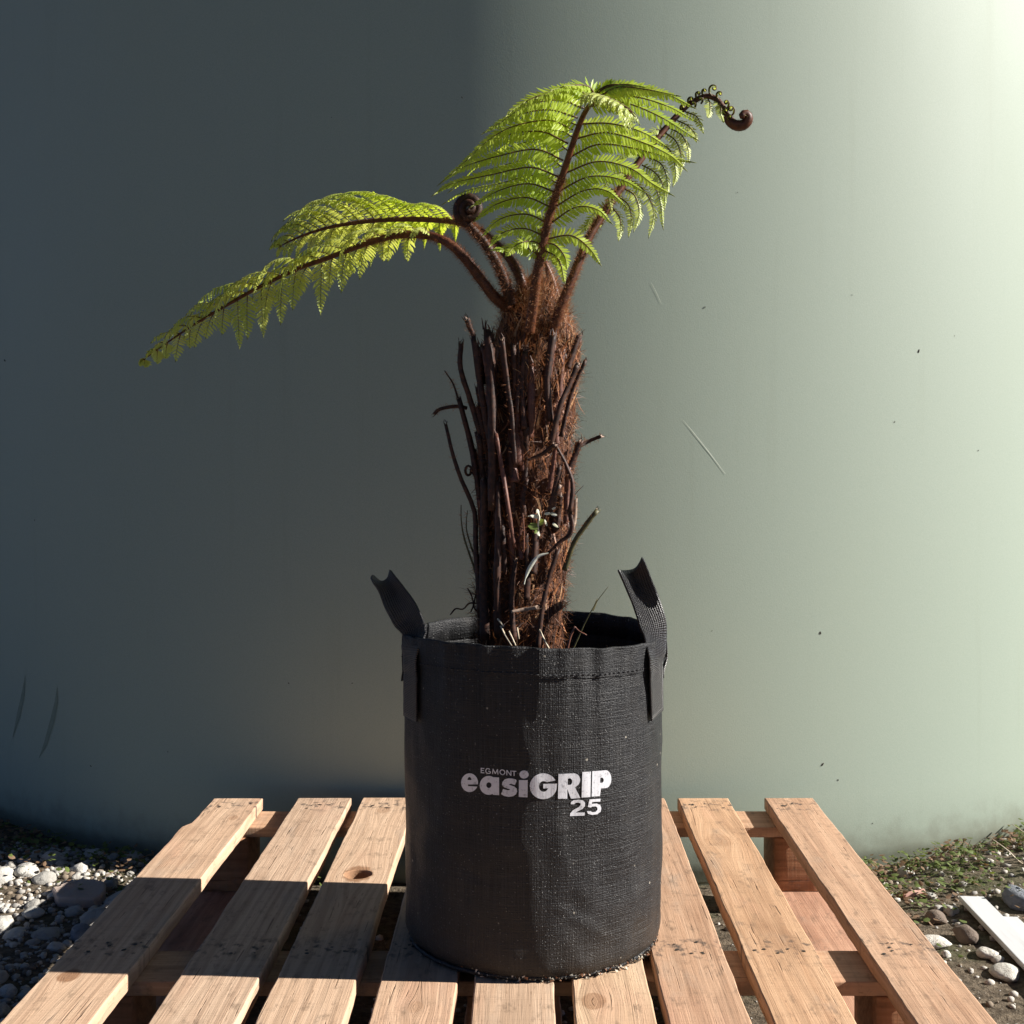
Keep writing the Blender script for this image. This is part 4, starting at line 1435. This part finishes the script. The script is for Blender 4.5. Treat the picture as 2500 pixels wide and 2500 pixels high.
# side leaflets still rolled up near the tip
for (u, v, r_, turn) in ((1645, 148, 8, 1), (1668, 128, 9, 1), (1690, 110, 8, 1), (1708, 100, 7, 1), (1733, 102, 13, 1), (1752, 112, 9, 1), (1776, 138, 9, -1), (1770, 160, 9, 1), (1790, 160, 11, -1), (1700, 125, 8, -1), (1680, 138, 8, -1), (1782, 178, 8, 1)):
    Yc = near_depth(sp_, u, v) - 0.003
    mb = MB()
    base = SF(u, v + 4, Yc)
    sc_ = 0.8339 / F_PX * Yc
    cen = base + Vector((0.25 * turn * r_ * sc_, -0.002, r_ * sc_ * 1.5))
    pts = [base, base.lerp(cen, 0.45) + Vector((-turn * r_ * sc_ * 0.7, 0, 0))]
    for k in range(14):
        a_ = R(180 - k * 30) if turn > 0 else R(k * 30)
        rad_ = r_ * sc_ * (0.95 - 0.055 * k)
        pts.append(cen + Vector((rad_ * math.cos(a_), -0.0004 * k, rad_ * math.sin(a_))))
    cp = spline(pts, 40)
    mb.tube(cp, [0.0013 - 0.0006 * k / 39 for k in range(40)], 6, 0)
    for k in range(4, 36):
        tt = (cp[k + 1] - cp[k - 1]).normalized()
        for sg in (-1, 1):
            dd = (Vector((0, -1, 0)) * sg + tt * 0.3 + (cen - cp[k]).normalized() * 0.9)
            pinnule(mb, cp[k], dd.normalized(), tt, random.uniform(0.0018, 0.0034), 0.0014, 0.8, 1)
    mb.build('rolled_pinna', [COSTA, LEAFP], fr)

# C: a tightly coiled crozier on its own stalk
cz = [P(1248, 742, 1.505), P(1236, 700, 1.495), P(1217, 650, 1.487), P(1184, 594, 1.482), P(1150, 556, 1.479), P(1130, 535, 1.477)]
cc_ = P(1146, 512, 1.476)
for k in range(34):
    a = R(218 - k * 22)
    rad_ = 0.0132 * (1 - k / 36) + 0.0010
    cz.append(cc_ + Vector((rad_ * math.cos(a), -0.00035 * k, rad_ * 1.12 * math.sin(a) + 0.000)))
cz_r = [0.0064, 0.006, 0.0056, 0.0052, 0.005, 0.005] + [0.0058 - 0.0030 * k / 34 for k in range(34)]
mb = MB()
sp_, rr, T = stalk(cz, cz_r, 150)
mb.tube(sp_, rr, 10, 0, True, 0.04)
fr = mb.build('fiddlehead', fibre_mat('dark crozier', (0.022, 0.009, 0.005), (0.055, 0.021, 0.010), 0.6, 160), fern, True, sp_[0])
fr['label'] = 'dark coiled fiddlehead on a hairy stalk'
hairs('stalk_hair', fr, sp_, rr, T, 0, 70, 2400, 0.0055, [HAIR, HAIRK])
hairs('coil_hair', fr, sp_, rr, T, 70, 148, 700, 0.0045, [HAIRK, HAIRK])
# short new stalk behind the crown
mb = MB()
sp_, rr, T = stalk([P(1372, 800, 1.53), P(1362, 740, 1.53), P(1345, 680, 1.53), P(1330, 640, 1.53)], [0.006, 0.0055, 0.005, 0.003], 30)
mb.tube(sp_, rr, 9, 0, True, 0.04)
fr = mb.build('young_stalk', STIPE, fern, True, sp_[0])
hairs('stalk_hair', fr, sp_, rr, T, 0, 29, 600, 0.007, [HAIR, HAIRD])

# crown hair, long and silky
mb = MB()
for k in range(1900):
    i = random.randint(76, 106)
    th = random.uniform(-2.2, 2.2)
    p = trunk_pt(i, th, random.uniform(0, 0.002))
    nrm = Vector((math.sin(th), -math.cos(th), 0))
    ribbonlet(mb, p, Vector((0, 0, 1)) + nrm * random.uniform(0.0, 0.7) + rv(0.5), nrm, random.uniform(0.008, 0.024), random.uniform(0.0004, 0.0008), rv(0.8), random.choice((0, 0, 1)))
tag(mb.build('crown_hair', [HAIR, HAIRD], fern), kind='stuff')

# ---- little things growing or lodged on the fern and in the bag
GREENW = leaf_mat('seedling green', (0.10, 0.17, 0.03), (0.30, 0.38, 0.10), 0.4)
CREAM = fibre_mat('cream petals', (0.62, 0.60, 0.42), (0.80, 0.78, 0.62), 0.6, 120)


def blade_leaf(mb, p, d, n, L, W, mi=0, bend=0.6):
    pinnule(mb, p, d.normalized(), n.normalized(), L, W, bend, mi)


mb = MB()
yy = 1.468
stem = [P(*S4(1015, 510), yy + 0.004), P(*S4(1010, 430), yy), P(*S4(1020, 360), yy - 0.002), P(*S4(1000, 320), yy)]
mb.tube(spline(stem, 10), [0.0011] * 9 + [0.0006], 6, 1)
for (u0, v0, u1, v1, wd, mi) in ((1010, 430, 930, 430, 0.010, 0), (1015, 420, 1050, 380, 0.008, 0), (1005, 460, 985, 490, 0.004, 0), (1020, 360, 950, 345, 0.006, 1), (1015, 340, 1005, 300, 0.005, 1), (1018, 350, 930, 352, 0.004, 1),
                              (1060, 335, 1110, 330, 0.004, 1), (1110, 332, 1160, 345, 0.005, 1), (1120, 300, 1145, 285, 0.003, 1), (1080, 430, 1065, 380, 0.003, 1), (1125, 410, 1170, 440, 0.004, 1), (1000, 470, 1025, 510, 0.004, 1)):
    a, b_ = P(*S4(u0, v0), yy), P(*S4(u1, v1), yy - 0.004)
    blade_leaf(mb, a, b_ - a, Vector((0.3, -1, 0.4)), (b_ - a).length, wd * 0.9, mi, 0.3)
wd_ = mb.build('weed_seedling', [GREENW, CREAM], None, True, P(*S4(1015, 510), yy))
tag(wd_, 'tiny weed seedling with cream petals rooted on the fern trunk', 'weed')
mb = MB()
mb.tube(spline([P(*S4(1275, 1420), 1.46), P(*S4(1330, 1300), 1.458), P(*S4(1385, 1180), 1.455), P(*S4(1470, 1030), 1.45), P(*S4(1562, 908), 1.447)], 24), [0.0012 - 0.0009 * k / 23 for k in range(24)], 6)
q0 = P(*S4(1440, 1100), 1.452)
blade_leaf(mb, q0, P(*S4(1482, 1015), 1.45) - q0, Vector((0.5, -1, 0.2)), 0.016, 0.0028)
tag(mb.build('grass_stem', OLIVE, None, True, P(*S4(1275, 1420), 1.46)), 'thin olive grass stem leaning right out of the planter bag', 'grass')
mb = MB()
mb.tube(spline([P(*S4(1235, 1420), 1.44), P(*S4(1265, 1300), 1.44), P(*S4(1302, 1222), 1.44)], 10), [0.0016] * 10, 6)
mb.tube(spline([P(*S4(1300, 1226), 1.44), P(*S4(1335, 1262), 1.436), P(*S4(1392, 1290), 1.432)], 8), [0.0010] * 7 + [0.0004], 5)
tag(mb.build('dead_twig', RED, None, True, P(*S4(1235, 1420), 1.44)), 'reddish forked dead twig beside the trunk inside the bag', 'twig')
for k, pl in enumerate(([(690, 1160), (740, 1222)], [(715, 1215), (750, 1290), (802, 1372)], [(780, 1258), (832, 1372)], [(1020, 1245), (1060, 1330), (1098, 1402)], [(845, 1230), (858, 1320)])):
    mb = MB()
    Yk = 1.463 if k < 3 else 1.458
    pts = [P(*S4(u, v), Yk) for u, v in pl]
    mb.tube(spline(pts, 8) if len(pts) > 2 else pts, 0.0011, 5)
    tag(mb.build('straw_bit', STRAW, fern))

# ------------------------------------------------------------------ ground cover, stones and litter


def rock_mesh(seed, sub=2, rough=0.18, flat=1.0, angular=0.0):
    bm = bmesh.new()
    bmesh.ops.create_icosphere(bm, subdivisions=sub, radius=1.0)
    for v in bm.verts:
        c = v.co.normalized()
        k = 1 + rough * noise.noise(c * 1.3 + Vector((seed * 3.1, 0, 0))) + rough * 0.4 * noise.noise(c * 3.2 + Vector((0, seed * 2.7, 0)))
        if angular:
            for pl in range(7):
                rr_ = random.Random(seed * 17 + pl)
                nn = Vector((rr_.uniform(-1, 1), rr_.uniform(-1, 1), rr_.uniform(-1, 1))).normalized()
                dd = c.dot(nn) * k
                if dd > 0.68:
                    k *= 1 - angular * (1 - 0.68 / dd)
        v.co = c * k
        v.co.z *= flat
    me = bpy.data.meshes.new('stone')
    bm.to_mesh(me)
    bm.free()
    for p in me.polygons:
        p.use_smooth = True
    return me


def stone_mat(name, a, b, dark=(0.2, 0.18, 0.15)):
    m = NT(name)
    inf = m.n('ObjectInfo', 5)
    o = m.obj()
    n1 = m.noise(o, 2.4, 5, 0.6)
    n2 = m.noise(o, 14, 4, 0.65)
    c = m.mix(inf, a, b)
    c = m.mix(m.math('MULTIPLY', m.step(n1, 0.45, 0.75), 0.45), c, dark)
    c = m.mix(m.math('MULTIPLY', m.step(n2, 0.55, 0.75), 0.3), c, tuple(x * 0.6 for x in a))
    m.bump(m.math('ADD', n1, m.math('MULTIPLY', n2, 0.4)), 0.4, 0.05)
    return m.fin(c, 0.85, 0.3)


PEB = stone_mat('river pebble', (0.60, 0.58, 0.53), (0.36, 0.345, 0.31))
WHT = stone_mat('white stone', (0.66, 0.63, 0.56), (0.56, 0.54, 0.48), (0.42, 0.38, 0.32))
BRN = stone_mat('brown stone', (0.20, 0.155, 0.12), (0.16, 0.125, 0.10), (0.09, 0.07, 0.055))
GRY = stone_mat('grey stone', (0.22, 0.235, 0.26), (0.20, 0.215, 0.24), (0.09, 0.10, 0.115))
peb_meshes = [rock_mesh(k, 3, 0.34, random.uniform(0.45, 0.75), (0.0, 0.8, 0.5, 0.0, 0.9, 0.6, 0.7)[k]) for k in range(7)]
for me in peb_meshes:
    me.materials.append(PEB)


def place_stone(name, me, px, py, wpx, hpx, lift=0.5, mat=None, depth=None, rz=0.0, tilt=0.0, h=None):
    """stone lying on the ground at the place seen at (px, py) = centre of its outline"""
    Y = (CAM_Z - 0.01) * F_PX / (py + hpx * 0.25 - CY)
    X = (px - CX) / F_PX * Y
    a = wpx / F_PX * Y / 2
    b_ = depth if depth else a * 0.8
    hh = h if h else max(0.006, hpx / F_PX * Y * 0.42)
    me = me.copy()
    if mat:
        me.materials.clear()
        me.materials.append(mat)
    fl = max(abs(v.co.z) for v in me.vertices)
    o = link(name, me, None, Vector((X, Y, ground_z(X, Y) + hh * lift)))
    o.scale = (a, b_, hh / fl)
    o.rotation_euler = (tilt, 0, rz)
    return o


GR = 'loose stones around the pallet'
big = [
    ('stone', peb_meshes[1], 2282, 2277, 88, 44, WHT, 0.022, -0.3, 'long smooth white stone touching the right edge of the pallet'),
    ('stone', rock_mesh(21, 3, 0.2, 0.8, 0.9), 2362, 2262, 72, 58, BRN, 0.022, 0.4, 'angular brown stone beside the white board'),
    ('stone', rock_mesh(22, 3, 0.22, 0.5, 0.5), 2452, 2355, 82, 40, WHT, 0.026, -0.2, 'flat broad white stone lowest in the grit right of the pallet'),
    ('stone', rock_mesh(23, 3, 0.2, 0.8, 0.8), 2284, 2218, 64, 44, BRN, 0.02, 0.2, 'dark brown lump of stone next to the small pink stick'),
    ('stone', rock_mesh(24, 3, 0.2, 0.8, 0.8), 2490, 2182, 80, 66, GRY, 0.035, 0.2, 'blue grey rock at the right edge of the picture'),
    ('stone', peb_meshes[3], 2322, 2200, 36, 26, WHT, 0.012, 0.3, 'small rounded white stone behind the dark brown lump'),
    ('stone', rock_mesh(25, 3, 0.25, 0.6, 0.6), 2408, 2310, 56, 34, WHT, 0.02, 0.1, 'white stone against the left edge of the white board'),
    ('stone', peb_meshes[4], 2436, 2327, 40, 18, WHT, 0.012, 0.0, 'slim white stone between the board and the flat broad stone'),
    ('stone', peb_meshes[2], 2310, 2312, 22, 20, WHT, 0.008, 0.0, 'small white stone just in front of the long smooth one'),
    ('stone', rock_mesh(26, 3, 0.22, 0.6, 0.5), 80, 2206, 58, 32, WHT, 0.024, 0.2, 'largest pale stone lit by the sun left of the pallet'),
    ('stone', rock_mesh(27, 3, 0.22, 0.6, 0.4), 38, 2252, 54, 32, WHT, 0.02, -0.1, 'broad white stone in front of the largest pale one'),
    ('stone', peb_meshes[5], 128, 2170, 28, 16, WHT, 0.012, 0.0, 'small white stone at the left tip of the flat slab'),
    ('stone', peb_meshes[6], 288, 2170, 62, 40, PEB, 0.03, 0.2, 'mossy oval stone between the flat slab and the pallet'),
    ('stone', peb_meshes[0], 115, 2256, 68, 24, PEB, 0.022, 0.1, 'long pale stone in the shade just past the sunlit pebbles'),
    ('stone', peb_meshes[1], 200, 2250, 66, 46, GRY, 0.03, 0.5, 'bluish stone in the shade close to the left board'),
]
rx = random.Random(5)
spots = []
for (nm, me, px, py, wp, hp, mat, dp, rz, lab) in big:
    o = place_stone(nm, me, px, py, wp, hp, 0.45, mat, dp, rz)
    tag(o, lab, 'stone', GR)
    spots.append((o.location.x, o.location.y, max(o.scale.x, o.scale.y)))

# flat slab, left
mb = MB()
ol = [(125, 2166), (160, 2153), (200, 2143), (232, 2146), (259, 2152), (257, 2174), (246, 2184), (230, 2190), (185, 2192), (140, 2190)]
top, bot = [], []
for (px, py) in ol:
    Y = (CAM_Z - 0.012) * F_PX / (py - CY)
    X = (px - CX) / F_PX * Y
    top.append(Vector((X, Y, 0.012 + random.uniform(-0.001, 0.001))))
    bot.append(Vector((X, Y, -0.008)))
n = len(ol)
mb.add(top + bot, [tuple(range(n))[::-1], tuple(range(n, 2 * n))] + [(k, (k + 1) % n, n + (k + 1) % n, n + k) for k in range(n)])
slab = mb.build('stone_slab', stone_mat('pinkish slab', (0.50, 0.40, 0.34), (0.46, 0.37, 0.31), (0.34, 0.25, 0.2)), None, False, (top[0] + top[4]) / 2)
md = slab.modifiers.new('bevel', 'BEVEL'); md.width = 0.004; md.segments = 2
tag(slab, 'flat pinkish slab lying among pebbles left of the pallet', 'stone')
cS = sum(top, Vector()) / n
spots.append((cS.x, cS.y, 0.06))

# pebbles told apart one by one: pieces of the ground
cnt = 0
tries = 0
while cnt < 290 and tries < 9000:
    tries += 1
    left = rx.random() < 0.66
    if left:
        X, Y = rx.uniform(-1.02, -0.555), rx.uniform(1.25, 2.32)
    else:
        X, Y = rx.uniform(0.50, 1.0), rx.uniform(1.25, 2.22)
        if rx.random() < 0.45:
            continue
    if math.hypot(X - TANK_C.x, Y - TANK_C.y) < TANK_R + 0.02:
        continue
    r = rx.choice((0.006, 0.009, 0.013, 0.017, 0.021)) * rx.uniform(0.8, 1.2)
    r *= 1.1 if left else 0.7
    if any(math.hypot(X - a, Y - b_) < (r + c) * 0.85 for a, b_, c in spots):
        continue
    if (left and X + r > -0.545) or (not left and X - r < 0.482) or (0.66 < X < 0.78 and Y < 2.07):
        continue
    spots.append((X, Y, r))
    me = peb_meshes[rx.randrange(7)]
    o = bpy.data.objects.new('pebble', me)
    col.objects.link(o)
    o.parent = ground
    sq = rx.uniform(0.55, 0.95)
    o.location = (X, Y, ground_z(X, Y) + r * 0.16)
    o.scale = (r, r * sq, r * rx.uniform(0.8, 1.1))
    o.rotation_euler = (rx.uniform(-0.2, 0.2), rx.uniform(-0.2, 0.2), rx.uniform(0, 6.28))
    cnt += 1

# fine gravel
bm = bmesh.new(); bmesh.ops.create_icosphere(bm, subdivisions=1, radius=1.0)
iv = [v.co.copy() for v in bm.verts]
bm.verts.ensure_lookup_table()
if_ = [tuple(v.index for v in f.verts) for f in bm.faces]
bm.free()
mb = MB()
for k in range(9500):
    left = rx.random() < 0.7
    X = rx.uniform(-1.05, -0.50) if left else rx.uniform(0.44, 1.1)
    Y = rx.uniform(1.2, 2.4)
    if rx.random() < 0.12:
        X, Y = rx.uniform(-0.5, 0.45), rx.uniform(1.1, 2.15)
    if math.hypot(X - TANK_C.x, Y - TANK_C.y) < TANK_R + 0.005:
        continue
    if not left and rx.random() < 0.55:
        continue
    r = rx.choice((0.002, 0.003, 0.004, 0.006, 0.008))
    c = Vector((X, Y, ground_z(X, Y) + r * 0.2))
    q = Matrix.Rotation(rx.uniform(0, 6.28), 3, 'Z') @ Matrix.Diagonal((r, r * rx.uniform(0.5, 0.9), r * rx.uniform(0.4, 0.75)))
    mb.add([c + q @ (v * rx.uniform(0.85, 1.15)) for v in iv], if_, rx.choice((0, 0, 1, 2)))
tag(mb.build('gravel', [plain('gravel pale', (0.46, 0.43, 0.38), 0.9, 0.2, 0.4, 60), plain('gravel grey', (0.30, 0.285, 0.26), 0.9, 0.2, 0.4, 60), plain('gravel brown', (0.20, 0.16, 0.12), 0.9, 0.2, 0.4, 60)]),
    'fine pale gravel scattered over the soil', 'gravel', None, 'stuff')

# low weeds and moss along the foot of the tank
WEED = leaf_mat('ground weed green', (0.06, 0.095, 0.018), (0.16, 0.20, 0.05), 0.3, 0.6)
WEEDB = leaf_mat('withered weed', (0.14, 0.085, 0.05), (0.27, 0.17, 0.10), 0.3, 0.7)
mb = MB()
for k in range(6500):
    left = rx.random() < 0.30
    ang = rx.uniform(0.17, 0.80) if not left else rx.uniform(-0.80, -0.20)
    dist = abs(rx.gauss(0, 1)) * (0.13 if not left else 0.10)
    X = TANK_C.x + (TANK_R + 0.012 + dist) * math.sin(ang)
    Y = TANK_C.y - (TANK_R + 0.012 + dist) * math.cos(ang)
    if -0.55 < X < 0.488 and Y < 2.14:
        continue
    if noise.noise(Vector((X * 9, Y * 9, 3))) < -0.12 and rx.random() < 0.85:
        continue
    if 0.69 < X < 0.75 and Y < 2.06:
        continue
    hgt = rx.uniform(0.0, 0.026) * (1.0 + 1.2 * max(0, noise.noise(Vector((X * 14, Y * 14, 8)))))
    p = Vector((X, Y, ground_z(X, Y) + hgt))
    a = rx.uniform(0, 6.28)
    d = Vector((math.cos(a), math.sin(a), rx.uniform(-0.2, 0.7)))
    nn = Vector((rx.uniform(-0.6, 0.6), rx.uniform(-0.6, 0.6), 1))
    L = rx.uniform(0.005, 0.013)
    pinnule(mb, p, d.normalized(), nn.normalized(), L, L * rx.uniform(0.5, 0.8), rx.uniform(0, 1), 1 if noise.noise(Vector((X * 12, Y * 12, 20))) > 0.0 and rx.random() < 0.75 else 0)
tag(mb.build('ground_cover', [WEED, WEEDB]), 'low green and withered weeds along the foot of the tank', 'weeds', None, 'stuff')
# a few taller sprigs
for k, (px, py, h, lab) in enumerate(((2225, 2128, 0.030, 'leafy sprig nearest the pallet at the foot of the tank'), (2348, 2096, 0.030, 'thin dark sprig standing against the tank'), (2378, 2090, 0.026, 'tall bare sprig just right of the dark one'), (2440, 2080, 0.024, 'short tufted sprig by the long straws'), (2490, 2068, 0.030, 'sprig at the right picture edge by the tank'))):
    Y = CAM_Z * F_PX / (py - CY)
    X = (px - CX) / F_PX * Y
    if math.hypot(X - TANK_C.x, Y - TANK_C.y) < TANK_R + 0.012:
        v = Vector((X - TANK_C.x, Y - TANK_C.y, 0)).normalized() * (TANK_R + 0.014)
        X, Y = TANK_C.x + v.x, TANK_C.y + v.y
    b0 = Vector((X, Y, ground_z(X, Y)))
    mb = MB()
    for j in range(7):
        tip = b0 + Vector((rx.uniform(-0.016, 0.016), rx.uniform(-0.012, 0.0), h * rx.uniform(0.6, 1.3)))
        mb.tube(spline([b0 + Vector((rx.uniform(-.006, .006), 0, 0)), b0.lerp(tip, 0.5) + Vector((rx.uniform(-.003, .003), 0, 0)), tip], 6), [0.0006] * 5 + [0.0003], 4)
        for t in range(5):
            pp = b0.lerp(tip, rx.uniform(0.45, 1.0))
            dd = Vector((rx.uniform(-1, 1), rx.uniform(-1, 0.2), rx.uniform(-0.2, 0.8)))
            pinnule(mb, pp, dd.normalized(), Vector((0, -0.5, 1)).normalized(), rx.uniform(0.004, 0.008), 0.0035, 0.6, 1 if rx.random() < 0.75 else 2)
    tag(mb.build('weed_sprig', [OLIVE, WEED, WEEDB], None, True, b0), lab, 'weed', 'weed sprigs by the tank')
# dry straws, right edge
for k, (a, b_, lab) in enumerate((((2418, 2045), (2502, 2112), 'lower of two dry straws crossing the weeds at the right edge'), ((2470, 2012), (2512, 2046), 'upper of two dry straws in front of the tank at the right edge'))):
    Y0 = 2.24
    p, q = P(a[0], a[1], Y0), P(b_[0], b_[1], Y0 - 0.03)
    mid = p.lerp(q, 0.5) + Vector((0, 0, 0.002))
    end = q + (q - p) * 0.9
    end.z = ground_z(end.x, end.y)
    mb = MB()
    mb.tube(spline([p, mid, q, end], 14), [0.0005 + 0.0008 * min(1, j / 6) for j in range(14)], 5)
    tag(mb.build('dry_straw', STRAW, None, True, end), lab, 'straw', 'dry straws')
# pink stick
mb = MB()
mb.tube([P(2208, 2189, 2.08), P(2230, 2181, 2.085), P(2256, 2175, 2.09)], [0.0045, 0.005, 0.0045], 8, 0, True, 0.1)
tag(mb.build('wood_stick', fibre_mat('pink wood', (0.48, 0.27, 0.21), (0.60, 0.38, 0.30), 0.7, 90), None, False, P(2230, 2181, 2.085) - Vector((0, 0, 0.005))), 'short pinkish stick lying on the weeds right of the pallet', 'stick')


# white painted board and an offcut next to it
def paint_mat():
    m = NT('weathered white paint')
    o = m.obj()
    n1 = m.noise(m.mapv(o, (60, 8, 60)), 1.0, 5, 0.6)
    c = m.mix(m.math('MULTIPLY', m.step(n1, 0.5, 0.75), 0.35), (0.58, 0.585, 0.59), (0.38, 0.37, 0.355))
    m.bump(n1, 0.3, 0.001)
    return m.fin(c, 0.6, 0.4)


def litter(name, x0, x1, y0, y1, z0, z1, lab, rz=0.0, rx_=0.0):
    me = prism2d([(-(x1 - x0) / 2, -(y1 - y0) / 2), ((x1 - x0) / 2, -(y1 - y0) / 2), ((x1 - x0) / 2 - 0.002, (y1 - y0) / 2 - 0.003), (-(x1 - x0) / 2, (y1 - y0) / 2)], [], z1 - z0, 0.001)
    me.materials.clear()
    me.materials.append(PAINT)
    o = link(name, me, None, Vector(((x0 + x1) / 2, (y0 + y1) / 2, (z0 + z1) / 2)))
    o.rotation_euler = (rx_, 0, rz)
    tag(o, lab, 'board')


PAINT = paint_mat()
litter('white_board', 0.684, 0.724, 1.36, 2.03, 0.008, 0.017, 'narrow white painted board lying on the soil right of the pallet', -0.01, 0.0)
litter('white_board', 0.728, 0.757, 1.30, 1.955, 0.004, 0.012, 'second lower white strip along the right side of the narrow board', 0.015, 0.0)
